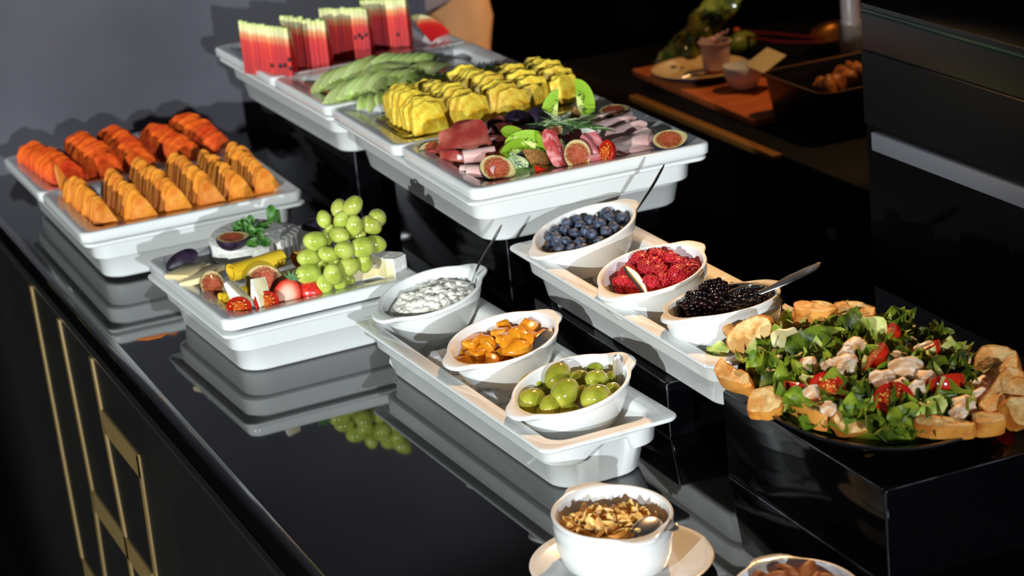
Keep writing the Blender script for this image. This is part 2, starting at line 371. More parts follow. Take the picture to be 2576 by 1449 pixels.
def bowl(label, c, yaw, tx, ty, me=bowl_me, s=1):
    Rm = Matrix.Rotation(R(yaw), 4, 'Z') @ Matrix.Rotation(R(ty), 4, 'Y') @ Matrix.Rotation(R(tx), 4, 'X')
    M = Matrix.Translation(Vector(c)*.001) @ Rm @ Matrix.Scale(s, 4)
    obj('eared_bowl', me, M, label=label, cat='bowl')
    Mm = Matrix.Translation(Vector(c)) @ Rm @ Matrix.Scale(s, 4)
    return Mm
B_cot = bowl('white eared oval bowl of cottage cheese', (391, -36, 92), 12, 3.5, -9.6)
B_pea = bowl('white eared oval bowl of peach pieces in syrup', (398, -248, 92), 15, 4.2, -7)
B_gra = bowl('white eared oval bowl of loose green grapes', (400, -432, 92), 10, 5, -8.5)
B_blu = bowl('white eared oval bowl heaped with blueberries', (564, -124, 160), 14, 0, -11)
B_ras = bowl('white eared oval bowl of raspberries', (559, -318, 159), 22, 2, -7, bowl_st)
B_bla = bowl('white eared oval bowl of blackberries', (572, -462, 159), 16, -5, 0, bowl_st)
B_alm = bowl('white eared bowl of flaked almonds on a saucer', (319, -698, 62), 88, 0, 0, bowl_rd)
B_al2 = bowl('white eared bowl of whole almonds cut off by the bottom edge', (390, -930, 53), 80, 0, 0, bowl_rd)
def saucer(pos, label, r=88, mt=porcelain):
    prof = [(.45, 0), (.55, .3), (.62, 3), (.85, 7), (.985, 12.2), (1, 13.4), (.985, 14.2), (.9, 12), (.66, 6.5), (.6, 5.2), (.3, 5)]
    obj('saucer', mk(*loft([[(r*s*math.cos(t*math.pi/32), r*s*math.sin(t*math.pi/32), z) for t in range(64)] for s, z in prof]), mt, 60), fr(pos), label=label, cat='saucer')
saucer((322, -705, 0), 'white saucer under the flaked almond bowl', 90)

# ------------------------------------------------------------------ fruit shapes
def choose(l): return l[random.randrange(len(l))]
def rx(): return Vector((random.uniform(-1, 1), random.uniform(-1, 1), random.uniform(-1, 1)))
# loaf of slices
def cres_mesh(w, h, t, mt, kind, seed):
    """slice standing in the XZ plane, thickness along Y, base at z=0"""
    n = 14; rnd = random.Random(seed); out = []
    for i in range(n+1):
        a = math.pi*i/n
        k = 1+.05*math.sin(a*5+seed)
        if kind == 'arch': x, z = w/2*math.cos(a)*k, h*math.sin(a)**.8*k
        elif kind == 'wedge': x, z = w/2*math.cos(a)*(1-.12*math.sin(a)), h*(1-abs(math.cos(a))**2)**.85*k*(1+.1*math.sin(a*3+seed))
        else: x, z = w/2*math.cos(a)*k, h*(math.sin(a)**.55)*k*(1+.06*math.sin(7*a+seed))
        out.append((x, z))
    out.append((-w*.22, h*.05)); out.append((w*.22, h*.05))
    m2 = len(out); rings = []
    for y, s in ((-t/2, .94), (-t/2+.8, 1), (t/2-.8, 1), (t/2, .94)):
        cx, cz = 0, h*.4
        rings.append([(cx+(x-cx)*s+rnd.uniform(-.3, .3), y, max(0, cz+(z-cz)*s)) for x, z in out])
    return mk(*loft(rings), mt, 35)
def row(name, base, label, cat, group, p0, p1, n, meshes, lean=22, jit=3, sc0=1, sc1=1, front_label=None, hump=0, twist=0):
    d = (Vector(p1)-Vector(p0)); ax = d.normalized(); side = Vector((0, 0, 1)).cross(ax)
    for i in range(n):
        t = i/(n-1); p = lerp(p0, p1, t)+side*random.uniform(-jit, jit)*.6
        sc_ = (sc0*(1-t)+sc1*t)*(1+hump*math.sin(math.pi*t))*random.uniform(.9, 1.07)
        up = (Vector((0, 0, 1))*math.cos(R(lean))-ax*math.sin(R(lean))+side*random.uniform(-.05, .05)).normalized()
        xx = side + ax*(random.uniform(-.06, .06)+math.tan(R(twist)))
        last = i == n-1 and front_label
        h = 'rear half' if i < n/2 else 'front half'
        obj(name, choose(meshes), fr(p, up, xx, sc_), label=front_label if last else label.replace('{h}', h), cat=cat, group=None if last else group+', '+h)

pap_m = mat('papaya_flesh', rgb(212, 66, 16), .42, col2=rgb(238, 98, 30), scale=60, sss=.15, bump=.3, bscale=200)
cant_m = mat('cantaloupe_flesh', rgb(222, 122, 28), .42, col2=rgb(242, 160, 58), scale=50, sss=.15, bump=.3, bscale=250)
pine_m = mat('pineapple_flesh', rgb(222, 166, 30), .42, col2=rgb(250, 224, 84), scale=85, sss=.15, bump=.8, bscale=160, ramp=(.35, .65))
hon_m = mat('honeydew_flesh', rgb(180, 208, 92), .32, col2=rgb(236, 242, 184), scale=28, sss=.2, ramp=(.35, .7))
for M_ in (pap_m, cant_m, pine_m): vary(M_, .14)
vary(hon_m, .18, .012)
pap = [cres_mesh(48, 34, 4.0, pap_m, 'arch', s) for s in (1, 2, 3)]
can = [cres_mesh(42, 40, 4.2, cant_m, 'wedge', s) for s in (1, 2, 3, 4)]
pin = [cres_mesh(46, 40, 8.5, pine_m, 'chunk', s) for s in (1, 2, 3, 4)]
zD = ZF_D+2
rn = ['leftmost', 'second from left', 'middle', 'fourth from left', 'rightmost']
for k, (a, b, n, s) in enumerate([((88, 412), (178, 466), 15, 1.12), ((205, 388), (272, 444), 14, 1.15), ((290, 372), (352, 425), 14, 1.05), ((390, 360), (478, 408), 14, 1.02), ((468, 338), (552, 388), 16, 1.08)]):
    row('papaya_slice', 0, 'orange red papaya slice in the {h} of the %s row' % rn[k], 'papaya', 'papaya slices in the %s row' % rn[k], at(*a, zD), at(*b, zD), n, pap, lean=30, sc0=s, sc1=s*.95, hump=.12, twist=12,
        front_label='frontmost papaya slice of the %s row' % rn[k])
rn = ['leftmost', 'second from left', 'third from left', 'fourth from left', 'fifth from left', 'rightmost']
for k, (a, b, n, s) in enumerate([((192, 508), (262, 566), 12, .95), ((292, 498), (362, 556), 11, 1.05), ((362, 476), (446, 532), 14, 1.12), ((452, 462), (535, 516), 13, 1.1), ((530, 446), (606, 502), 11, 1.0), ((600, 440), (678, 490), 12, 1.12)]):
    row('cantaloupe_slice', 0, 'orange cantaloupe slice in the {h} of the %s row' % rn[k], 'melon', 'cantaloupe slices in the %s row' % rn[k], at(*a, zD), at(*b, zD), n, can, lean=24, sc0=s*1.08, sc1=s*.92, hump=.1, twist=8,
        front_label='frontmost cantaloupe slice of the %s row' % rn[k])
tip = at(172, 492, zD)
obj('cantaloupe_slice', can[0], fr(tip, (-.2, .3, 1), (1, .3, 0), (.5, 1, 1.3)), label='pointed cantaloupe slice standing tall at the back left of its tray', cat='melon')
zF = ZF_F+2
rn = ['leftmost', 'second from left', 'middle', 'fourth from left', 'rightmost']
for k, (a, b, n, s) in enumerate([((1015, 292), (1092, 338), 9, 1.12), ((1078, 268), (1190, 318), 11, 1.08), ((1175, 242), (1290, 300), 11, 1.1), ((1275, 230), (1352, 282), 8, 1.08), ((1352, 214), (1432, 262), 8, 1.05)]):
    row('pineapple_slice', 0, 'yellow pineapple slice in the {h} of the %s row' % rn[k], 'pineapple', 'pineapple slices in the %s row' % rn[k], at(*a, zF), at(*b, zF), n, pin, lean=10 if k else 22, jit=6, sc0=s, sc1=s, hump=.08, twist=-4,
        front_label='frontmost pineapple slice of the %s row' % rn[k])
# flat pineapple pieces lying on the tray
flatp = cres_mesh(44, 42, 5, pine_m, 'chunk', 9)
obj('pineapple_slice', flatp, fr(at(1462, 268, zF), (1, .1, .1), (0, 0, 1), (.9, 1, .9)) @ Matrix.Rotation(R(90), 4, 'Z'), label='flat pineapple slice lying by the right rim of its tray', cat='pineapple')
obj('pineapple_slice', flatp, fr(at(1010, 352, zF+3), (-.3, .95, .15), (1, .3, 0), (.9, 1, .55)), label='flat pineapple scrap lying in front of the leftmost pineapple row', cat='pineapple')

# honeydew crescents
def hon_mesh(L, w, t, seed):
    def f(u, v):
        a = (u-.5)*L; ww = w*math.sin(math.pi*min(max(u, .03), .97))**.6
        return Vector((a, (v-.5)*ww, 8*math.cos(math.pi*(u-.5))-2+2.5*math.sin(math.pi*v)))
    return mk(*grid(f, 14, 5, t), hon_m, 50)
honL = [hon_mesh(98, 30, 6, 1), hon_mesh(88, 27, 6, 2)]; honS = [hon_mesh(54, 24, 6, 3), hon_mesh(60, 26, 6, 4)]
def hrow(p0, p1, n, meshes, dirv, tilt, z0, z1, label, group):
    for i in range(n):
        t = i/(n-1); p = lerp(at(*p0, ZF_E+z0), at(*p1, ZF_E+z1), t)+Vector((0, 0, 9*math.sin(math.pi*t)+random.uniform(-1, 1)))
        dv = Vector(dirv)+Vector((random.uniform(-.08, .08), random.uniform(-.08, .08), 0))
        dl = dv.normalized(); sd = Vector((0, 0, 1)).cross(dl).normalized(); up_ = dl.cross(sd)*-1 if dl.cross(sd).z < 0 else dl.cross(sd)
        nrm = up_*math.cos(R(tilt))-sd*math.sin(R(tilt))+rx()*.05
        obj('honeydew_slice', choose(meshes), fr(p, nrm, dv), label=label, cat='melon', group=group)
hrow((1065, 178), (880, 205), 3, honL, (1, .3, 0), 20, 14, 14, 'pale green honeydew slice buried under the long back fan', 'honeydew slices under the back fan')
hrow((832, 205), (1066, 158), 13, honL, (1, .8, .0), 56, 15, 13, 'long pale green honeydew slice in the back fan', 'honeydew slices in the back fan')
hrow((855, 242), (1040, 203), 11, honL, (1, .8, .02), 54, 12, 10, 'long pale green honeydew slice in the middle fan', 'honeydew slices in the middle fan')
hrow((915, 266), (1295, 182), 18, honS, (.6, .9, .22), 48, 10, 6, 'short pale green honeydew slice in the twisted front row', 'honeydew slices in the front row')

# watermelon
wm_flesh = radial_mat('watermelon_flesh', [(0, rgb(176, 8, 10)), (40, rgb(204, 14, 14)), (52, rgb(214, 48, 30)), (62, rgb(226, 140, 84)), (69, rgb(236, 226, 170)), (79, rgb(226, 230, 150)), (84, rgb(130, 165, 60))], .6, nscale=60, namt=.1, sss=0)
rind_m = mat('watermelon_rind', rgb(150, 175, 70), .4, col2=rgb(80, 120, 45), scale=30)
seed_m = mat('watermelon_seed', (.006, .004, .003, 1), .25)
def wm_mesh(R0=82, t=6.5):
    out = [(0, 0)]; n = 12
    for i in range(n+1):
        a = math.pi/2*i/n; out.append((R0*.98*math.cos(a)*.62, R0*math.sin(a)))
    rings = [[(x, y, z) for x, z in out] for y in (-t/2, t/2)]
    return mk(*loft(rings), wm_flesh, 30)
def wm_rind(R0=82, t=6.5):
    def f(u, v):
        a = math.pi/2*u*.99; return Vector((R0*.985*math.cos(a)*.62, (v-.5)*t*.98, R0*1.003*math.sin(a)))
    return mk(*grid(f, 10, 1, -1.2), rind_m, 50)
vary(wm_flesh, .2, .004)
wm_me, wr_me = wm_mesh(), wm_rind(); ws_me = mk(*ico(1, 2, s=(1.6, 2.6, 3.6)), seed_m)
wx = Vector((math.sin(R(27)), math.cos(R(27)), 0)); wp = Vector((math.cos(R(27)), -math.sin(R(27)), 0))
rn = ['leftmost', 'second from left', 'third from left', 'rightmost']
seeds_at = {0: [(8, 22), (9, 24), (10, 34), (10, 20), (6, 20)], 1: [], 2: [(7, 34), (8, 38), (10, 40), (9, 34)], 3: [(8, 22)]}
for k, (a, b, n, s) in enumerate([((622, 186), (733, 206), 11, 1.0), ((722, 172), (826, 183), 10, .98), ((822, 150), (930, 148), 11, .98), ((922, 128), (1026, 118), 11, .96)]):
    P0, P1 = at(*a, ZF_E+3), at(*b, ZF_E+3)
    for i in range(n):
        p = lerp(P0, P1, i/(n-1))+wx*random.uniform(-1.5, 1.5)+Vector((0, 0, random.uniform(0, 1)))
        if k in (1, 3) and i < n*.45: p += wx*9
        last = i == n-1
        t = thing('watermelon_slice', ('front right watermelon slice of the %s stack, side face showing' if last else 'upright watermelon slice in the '+('left' if i < n/2 else 'right')+' half of the %s stack') % rn[k], 'watermelon', fr(p, (0, 0, 1), wx+Vector((random.uniform(-.02, .02), 0, 0)), s*random.uniform(.98, 1.02)), None if last else 'watermelon slices in the %s stack, %s half' % (rn[k], 'left' if i < n/2 else 'right'))
        obj('flesh', wm_me, Matrix.Identity(4), t); obj('rind', wr_me, Matrix.Identity(4), t)
        for si, sz in seeds_at[k]:
            if si == i: obj('seed', ws_me, fr((-.6, random.uniform(-2, 2), sz)), t)
obj('watermelon_slice', wm_me, fr(at(1085, 105, ZF_E+6), (-.2, .6, .5), (1, .2, .3), .7), label='fallen piece of watermelon lying right of the rightmost stack', cat='watermelon')

# ------------------------------------------------------------------ figs, tomatoes, kiwis
fig_flesh = radial_mat('fig_flesh', [(0, rgb(190, 84, 56)), (8, rgb(172, 66, 34)), (12, rgb(150, 66, 32)), (13.5, rgb(196, 140, 80)), (15, rgb(222, 200, 142)), (19, rgb(200, 182, 116))], .5, nscale=300, namt=.3, sss=.05, seeds=(0, 12.5, 620, .3, rgb(226, 160, 96)), bump=1)
fig_skin = mat('fig_skin', rgb(26, 18, 30), .45, col2=rgb(58, 40, 66), scale=60, bump=.2)
def fig_prof(t): return 1-.10*math.cos(t)-.0*t
def fig_meshes():
    n = 28; rr = []
    for i in range(n):
        t = 2*math.pi*i/n; k = 1+.16*max(0, math.cos(t))**4
        rr.append((18*k*math.cos(t), 15.5*math.sin(t)))
    skin = [[(x*math.cos(a)*1.0, y*math.cos(a), -15*math.sin(a)) for x, y in rr] for a in [math.pi/2*j/7 for j in range(8)]]
    rim = [[(x*.93, y*.93, .1) for x, y in rr], [(x*.99, y*.99, .8) for x, y in rr]]
    sk = mk(*loft(rim+skin, False, True), fig_skin, 70)
    fl = mk(*loft([[(x*s, y*s, z) for x, y in rr] for s, z in ((.975, .9), (.9, .6), (.72, .9), (.45, .3), (.2, -.6))], False, True), fig_flesh, 80)
    return sk, fl
fig_s, fig_f = fig_meshes()
def fig(label, pos, nrm, x, s=1):
    t = thing('fig_half', label, 'fig', fr(pos, nrm, x, s)); obj('skin', fig_s, Matrix.Identity(4), t); obj('flesh', fig_f, Matrix.Identity(4), t)
def figwedge(label, pos, x, s=1, nrm=(0, 0, 1)):
    t = thing('fig_wedge', label, 'fig', fr(pos, nrm, x, s)); obj('skin', wedge_s, Matrix.Identity(4), t); obj('flesh', wedge_f, Matrix.Identity(4), t)
def lune(a, b, c, ang, mt_s, mt_f, n=12, m=6):
    V, F = grid(lambda u, v: Vector((a*math.cos(math.pi*u), b*math.sin(math.pi*u)*math.sin((v-.5)*ang), c*math.sin(math.pi*u)*math.cos((v-.5)*ang))), n, m)
    s = mk(V, F, mt_s, 60); ff = []
    for q in (-.5, .5):
        ff.append(grid(lambda u, v: Vector((a*math.cos(math.pi*u), b*math.sin(math.pi*u)*math.sin(q*ang)*v*.985, c*math.sin(math.pi*u)*math.cos(q*ang)*v*.985)), n, 4))
    return s, mk(*join(*ff), mt_f, 30)
wedge_s, wedge_f = lune(24, 14, 13, R(110), fig_skin, fig_flesh)
tom_skin = mat('tomato_skin', rgb(166, 20, 12), .14, col2=rgb(196, 40, 18), scale=40, sss=.1, coat=.4)
tom_flesh = radial_mat('tomato_flesh', [(0, rgb(196, 92, 34)), (4, rgb(204, 76, 30)), (8, rgb(150, 28, 12)), (11, rgb(186, 36, 20)), (14, rgb(176, 24, 14))], .15, nscale=160, namt=.3, seeds=(2, 10, 420, .33, rgb(232, 180, 80)), bump=.6)
def tom_half():
    sk = mk(*sph(14, 12, 14, 22, 8, t0=math.pi/2, t1=math.pi), tom_skin, 70)
    fl = mk(*loft([[(14*s*math.cos(t*math.pi/11), 12*s*math.sin(t*math.pi/11), z) for t in range(22)] for s, z in ((1, 0), (.96, .4), (.8, -.2), (.5, .5), (.2, .2))], False, True), tom_flesh, 80)
    return sk, fl
ts_, tf_ = tom_half()
def tomato(label, pos, nrm, x=(1, 0, 0), s=1, group=None):
    t = thing('cherry_tomato_half', label, 'tomato', fr(pos, nrm, x, s), group); obj('skin', ts_, Matrix.Identity(4), t); obj('flesh', tf_, Matrix.Identity(4), t)
kiwi_flesh = radial_mat('kiwi_flesh', [(0, rgb(226, 232, 150)), (6, rgb(214, 226, 130)), (9, rgb(140, 176, 44)), (20, rgb(150, 190, 52)), (27, rgb(176, 210, 80))], .25, axis_scale=(.62, 1, 1), nscale=90, namt=.06, seeds=(6.5, 12.5, 330, .36, rgb(22, 22, 14)), bump=.3)
kiwi_skin = mat('kiwi_skin', rgb(126, 82, 34), .75, col2=rgb(160, 112, 54), scale=260, bump=.6, bscale=500)
kw_s, kw_f = lune(33, 23, 23, R(72), kiwi_skin, kiwi_flesh, 14, 5)
def kiwi(label, pos, wedges, s=1):
    t = thing('kiwi', label, 'kiwi', fr(pos))
    for off, nrm, x, q in wedges:
        k = obj('wedge', kw_f, fr(off, nrm, x, s*q), t); obj('skin', kw_s, Matrix.Identity(4), k, 'furry brown kiwi skin')

# cheese platter ----------------------------------------------------------
zC = ZF_C+1
cheese_w = mat('brie_paste', rgb(232, 222, 184), .45, col2=rgb(222, 208, 160), scale=60, sss=.15)
rind_w = mat('white_bloomy_rind', rgb(226, 222, 214), .75, col2=rgb(244, 242, 238), scale=90, bump=.7, bscale=160)
yel = mat('yellow_cheese', rgb(240, 196, 40), .32, col2=rgb(244, 206, 60), scale=14, sss=.15)
yel2 = mat('amber_cheese', rgb(236, 166, 34), .35, sss=.15)
soft_c = mat('pale_cheese', rgb(236, 220, 176), .4, col2=rgb(228, 206, 150), scale=30, sss=.15)
wc = at(640, 640, zC)
bw = thing('brie_cheese', 'white rind brie wheel with its right half sliced, fig on top', 'cheese', fr(wc+Vector((0, 0, 4)), (-.05, -.1, 1), (.97, .25, 0)))
def prism(out, z0, z1, mt, r=2.5, sm=40):
    c = Vector((sum(p[0] for p in out)/len(out), sum(p[1] for p in out)/len(out)))
    def sh(k): return [(c.x+(p[0]-c.x)*(1-k/30), c.y+(p[1]-c.y)*(1-k/30)) for p in out]
    return loft([[(x, y, z) for x, y in sh(a)] for a, z in ((r, z0), (0, z0+r), (0, z1-r), (r*.4, z1-r*.3), (r, z1))])
RW, HW = 57, 27
obj('wheel', mk(*prism([(RW*math.cos(t), RW*math.sin(t)) for t in [R(62+i*(262-62)/20) for i in range(21)]]+[(8, -42), (14, 0)], 0, HW, 0), rind_w, 40), None, bw)
for i in range(6):
    x0 = 9+i*8.6; x1 = x0+7.6
    y0 = math.sqrt(max(RW*RW-x0*x0, 30)); y1 = math.sqrt(max(RW*RW-x1*x1, 20))
    obj('slice', mk(*prism([(x0, -y0), (x1, -y1), (x1+1, 0), (x1, y1), (x0, y0), (x0-1, 0)], 0, HW-i*.5, 0, 1.2), rind_w, 30), fr((i*.6, -i*.8-2, 0), (.05*i*.4, 0, 1)), bw, 'brie slice cut from the wheel')
fig('fig half lying face up on the brie wheel', at(583, 598, zC+HW+13), (.05, -.12, 1), (1, .1, 0), 1.18)
fig('upright fig half left of the yellow cheese roll', at(534, 716, zC+14), (.1, -.85, .55), (-.2, -.1, -1), 1.05)
fig('large fig half leaning on the cheese behind the tomatoes', at(664, 706, zC+22), (-.25, -.75, .5), (.9, -.2, -.4), 1.32)
figwedge('dark fig wedge at the left rear corner of the cheese tray', at(458, 657, zC+18), (1, .25, .2), 1.0, (-.1, -.75, .6))
figwedge('dark fig wedge behind the grape bunch on the cheese tray', at(800, 572, zC+14), (1, -.2, 0), 1.0, (0, -.6, .6))
def roll(name, label, cat, p0, p1, r, mt, th=1.6, turns=1.25, group=None, sq=.85, r_in=.55, seed=0, start=0):
    p0, p1 = Vector(p0), Vector(p1); ax = (p1-p0); L = ax.length; c = (p0+p1)/2
    def f(u, v):
        a = start+u*turns*2*math.pi; rr = r*(r_in+(1-r_in)*u)*(1+.04*math.sin(3*a+seed+v*3))
        return Vector(((v-.5)*L, rr*math.cos(a), rr*math.sin(a)*sq))
    return obj(name, mk(*grid(f, 30, 6, th), mt, 60), fr(c, (0, 0, 1), ax) if abs(ax.z) < .01 else fr(c, Vector((0, 0, 1)), ax), label=label, cat=cat, group=group)
roll('cheese_roll', 'long rolled slice of yellow cheese in front of the brie', 'cheese', at(582, 688, zC+22), at(708, 652, zC+22), 16.5, yel, start=1.2)
roll('cheese_roll', 'rolled yellow cheese slice with its open end beside the tomatoes', 'cheese', at(556, 752, zC+11), at(660, 722, zC+11), 11, yel, start=2.5)
roll('cheese_roll', 'amber cheese roll half hidden behind the grapes', 'cheese', at(745, 655, zC+16), at(800, 636, zC+16), 14, yel2, start=.4)
def slab_poly(name, label, cat, pos, pts, h, mt, nrm=(0, 0, 1), x=(1, 0, 0), bow=0, group=None):
    return obj(name, mk(*prism(pts, 0, h, mt, min(1.5, h*.3)), mt, 40), fr(pos, nrm, x), label=label, cat=cat, group=group)
slab_poly('cheese_slice', 'thick soft pale cheese slice at the left rim of the cheese tray', 'cheese', at(470, 690, zC+11), [(-22, -18), (20, -24), (26, 20), (-16, 26)], 7, soft_c, (-.1, .05, 1), (.6, -.7, 0))
slab_poly('cheese_slice', 'soft pale cheese slice overlapping behind the upright fig', 'cheese', at(512, 700, zC+13), [(-26, -20), (22, -26), (30, 14), (4, 28), (-22, 22)], 8, soft_c, (-.22, .12, 1), (.8, -.5, 0))
slab_poly('cheese_slice', 'flat pale cheese slice below the grape bunch', 'cheese', at(715, 700, zC+8), [(-28, -10), (26, -14), (24, 14), (-22, 12)], 5, soft_c, (0, -.1, 1), (1, .1, 0))
slab_poly('cheese_slice', 'flat yellow cheese slice under the strawberries', 'cheese', at(745, 755, zC), [(-52, -14), (40, -16), (40, 16), (-50, 20)], 2.5, yel2, (0, 0, 1), (1, .1, 0))
def brie_wedge(label, pos, x, s=1, nrm=(0, 0, 1), h=20):
    t = thing('brie_wedge', label, 'cheese', fr(pos, nrm, x, s))
    obj('paste', mk(*prism([(-26, -3), (18, -14), (24, -8), (24, 8), (18, 14), (-26, 3)], 1.3, h-1.3, 0, .8), cheese_w, 30), None, t)
    obj('rind', mk(*join(loft([[(x_*k, y_*k, z) for x_, y_ in ((-26, -2.6), (17, -13.6), (25, -9), (25, 9), (17, 13.6), (-26, 2.6))] for k, z in ((1, 0), (1, 1.6))]), loft([[(x_, y_, z) for x_, y_ in ((-26, -2.6), (17, -13.6), (25, -9), (25, 9), (17, 13.6), (-26, 2.6))] for z in (h-1.6, h)]), box(23.6, 26, -9.5, 9.5, 0, h)), rind_w, 30), None, t)
brie_wedge('brie wedge standing on its side behind the two tomato halves', at(612, 764, zC+14)+Vector((4, 22, 5)), (.4, -.5, -.8), .8, (-.8, -.6, .15), 18)
brie_wedge('brie wedge with orange side just right of the leaning one', at(648, 762, zC+17)+Vector((2, 20, 4)), (-.1, -.25, -1), .78, (1, .3, -.1), 24)
brie_wedge('brie wedge lying under the right of the grape bunch', at(912, 700, zC+4), (.9, .3, 0), 1.0, (0, 0, 1), 17)
brie_wedge('brie wedge at the right rim of the cheese tray', at(968, 690, zC+5), (.45, -.9, 0), 1.15, (0, 0, 1), 24)
tomato('cherry tomato half at the near left corner of the cheese tray', at(601, 772, zC+12), (-.15, -.8, .6), (1, -.3, 0), 1.12)
tomato('cherry tomato half next to the cut strawberry', at(670, 758, zC+13), (-.1, -.85, .5), (1, -.2, 0), 1.12)
straw_m = mat('strawberry_red', rgb(205, 30, 24), .3, col2=rgb(225, 60, 44), scale=300, coat=.2, sss=.1)
straw_f = radial_mat('strawberry_flesh', [(0, rgb(240, 206, 184)), (7, rgb(236, 178, 150)), (11, rgb(222, 100, 74)), (14, rgb(200, 34, 24))], .35, axis_scale=(.75, 1, 1), nscale=120, namt=.2)
leaf_g = mat('calyx_green', rgb(62, 104, 40), .5)
def strawberry(label, pos, nrm, x, s=1, cut=True):
    t = thing('strawberry_half', label, 'strawberry', fr(pos, nrm, x, s)); o = []
    for i in range(24):
        a = 2*math.pi*i/24; k = 1-.28*max(0, math.cos(a)); o.append((19*math.cos(a), 15.5*math.sin(a)*k))
    obj('skin', mk(*loft([[(x_*math.cos(a), y_*math.cos(a), -13*math.sin(a)) for x_, y_ in o] for a in [math.pi/2*j/6 for j in range(7)]], False, True), straw_m, 70), None, t)
    obj('flesh', mk(*loft([[(x_*q, y_*q, z) for x_, y_ in o] for q, z in ((.99, 0), (.9, .7), (.5, .2), (.15, -.8))], False, True), straw_f, 70), None, t)
    parts = []
    for i in range(5):
        a = R(120+i*30); parts.append(grid(lambda u, v, a=a: Vector((-17+12*u*math.cos(a), 12*u*math.sin(a)+(v-.5)*5*math.sin(math.pi*min(u+.15, 1)), 1+3*u*u)), 4, 2, .5))
    obj('calyx', mk(*join(*parts), leaf_g, 60), None, t)
strawberry('halved strawberry showing pale flesh in front of the cheese', at(722, 744, zC+12), (-.25, -.85, .45), (-.35, .1, -1), 1.15)
strawberry('glossy red strawberry piece under the grape bunch', at(782, 735, zC+9), (.3, .7, -.3), (.95, -.3, -.2), .98)
# green grapes on their stalk
grape_m = mat('green_grape', rgb(166, 178, 66), .2, col2=rgb(196, 204, 100), scale=45, sss=.35, coat=.3)
grape_m2 = mat('green_grape_wet', rgb(138, 144, 40), .16, col2=rgb(172, 172, 66), scale=50, sss=.3, coat=.3)
def grape_me(mt, s=1): return mk(*sph(12.6*s, 12.6*s, 16.2*s, 20, 12, .05, 1.5, 3), mt, 180)
vary(grape_m, .1, .01); vary(grape_m2, .12, .01)
gme = grape_me(grape_m); gme2 = grape_me(grape_m2)
gb = at(810, 735, zC+4); gN = Vector((.25, .93, -.30)).normalized()*-1
bunch = thing('grape_bunch', 'bunch of plump green grapes piled on the cheese tray', 'grapes', fr(gb))
def gp(cx, cy, dep): return hit(480+cx*.2139, 490+cy*.2139, gb + gN*(-12*dep+8), gN)-gb
G = [(1905, 135, 115, .2), (1740, 160, 100, 1.1), (1563, 288, 90, .6), (1770, 300, 97, .3), (1922, 365, 108, -.4), (2120, 355, 112, .5), (2190, 275, 118, 1.2), (1745, 475, 106, -.5), (1465, 545, 124, 0), (1605, 505, 92, 1.3), (1810, 650, 112, -1.4), (2015, 620, 132, -.5), (2165, 580, 114, .8), (1610, 700, 98, -1.0), (1390, 740, 120, .2), (1380, 930, 132, -.3), (1672, 935, 118, -1.8), (1850, 845, 122, -.6), (2040, 800, 104, .3), (1570, 1065, 108, -.4), (1745, 1035, 92, .1), (1520, 820, 95, 1.0), (1960, 490, 95, 1.0), (1860, 1000, 70, 1.3), (1700, 780, 95, .9), (1640, 400, 60, .9)]
for cx, cy, r, d in G:
    el = Vector((random.uniform(-.6, .6), random.uniform(-.3, .3), random.uniform(-1, 1))) if r < 120 else Vector((1, 0, random.uniform(-.5, .2)))
    obj('grape', gme, fr(gp(cx, cy, d), el, (1, 0, 0), r*.2139/2.08/12.9), bunch)
stem_m = mat('grape_stalk', rgb(110, 74, 32), .6)
sp_ = [gp(*q, 1.4) for q in ((1640, 230), (1680, 380), (1640, 570), (1700, 620), (1560, 830), (1500, 1000))]
br = [tube(sp_, [2, 2.2, 2.4, 2.4, 2.2, 1.4], 6)]
for a, b in ((1, (1905, 180)), (2, (1480, 560)), (3, (2000, 640)), (4, (1400, 900)), (4, (1830, 860)), (1, (2100, 330))): br.append(tube([sp_[a], lerp(sp_[a], gp(*b, .4), .6)+Vector((0, 0, 2)), gp(*b, .3)], 1.1, 5))
obj('stalk', mk(*join(*br), stem_m, 60), None, bunch, 'brown grape stalk')
# herb sprig on the brie
herb_m = mat('herb_green', rgb(48, 98, 34), .45, col2=rgb(92, 140, 62), scale=90, sss=.1)
def leafgrid(L, W, cup, curl, nu=6, nv=4, wave=0, ph=0):
    def f(u, v):
        ww = W*math.sin(math.pi*(.06+.9*u))**.7; s = (v-.5)*2
        return Vector(((u-.5)*L, s*ww/2, cup*s*s*W*.3+curl*L*(u-.5)**2+wave*math.sin(u*9+ph+s*2.4)*abs(s)*W*.1))
    return grid(f, nu, nv, .5)
hb = at(648, 575, zC+HW+10)
sprig = thing('herb_sprig', 'small green herb sprig lying on the brie behind the fig', 'herb', fr(hb))
lm = mk(*leafgrid(17, 13, .8, .3), herb_m, 60)
def hl(px, py, z, n, x, s=1): obj('leaf', lm, fr(at(px, py, zC+HW+z)-hb, n, x, s), sprig)
for q in ((598, 572, 12, (-.3, -.7, .5), (.3, 0, 1), 1.0), (615, 575, 14, (.2, -.8, .5), (.1, .2, 1), 1.0), (628, 582, 14, (.1, -.9, .3), (0, 0, 1), 1.05), (632, 555, 18, (-.5, -.6, .2), (.4, .3, 1), .9), (645, 590, 10, (0, -.3, 1), (1, .2, 0), 1.3), (660, 575, 12, (.3, -.2, 1), (1, .5, 0), 1.3), (672, 565, 14, (-.1, .2, 1), (1, -.2, .2), 1.4), (655, 605, 8, (.5, -.7, .5), (0, .3, 1), 1.2), (640, 614, 4, (-.2, -.6, .8), (1, 0, 0), 1.2), (660, 612, 5, (.3, -.5, .6), (1, .4, -.2), 1.3), (687, 535, 28, (-.6, -.6, .1), (.1, 0, 1), 1.3), (694, 545, 24, (.6, -.6, .1), (.3, .1, 1), 1.1), (610, 562, 16, (-.4, -.3, 1), (.6, .5, .4), .9)): hl(*q)
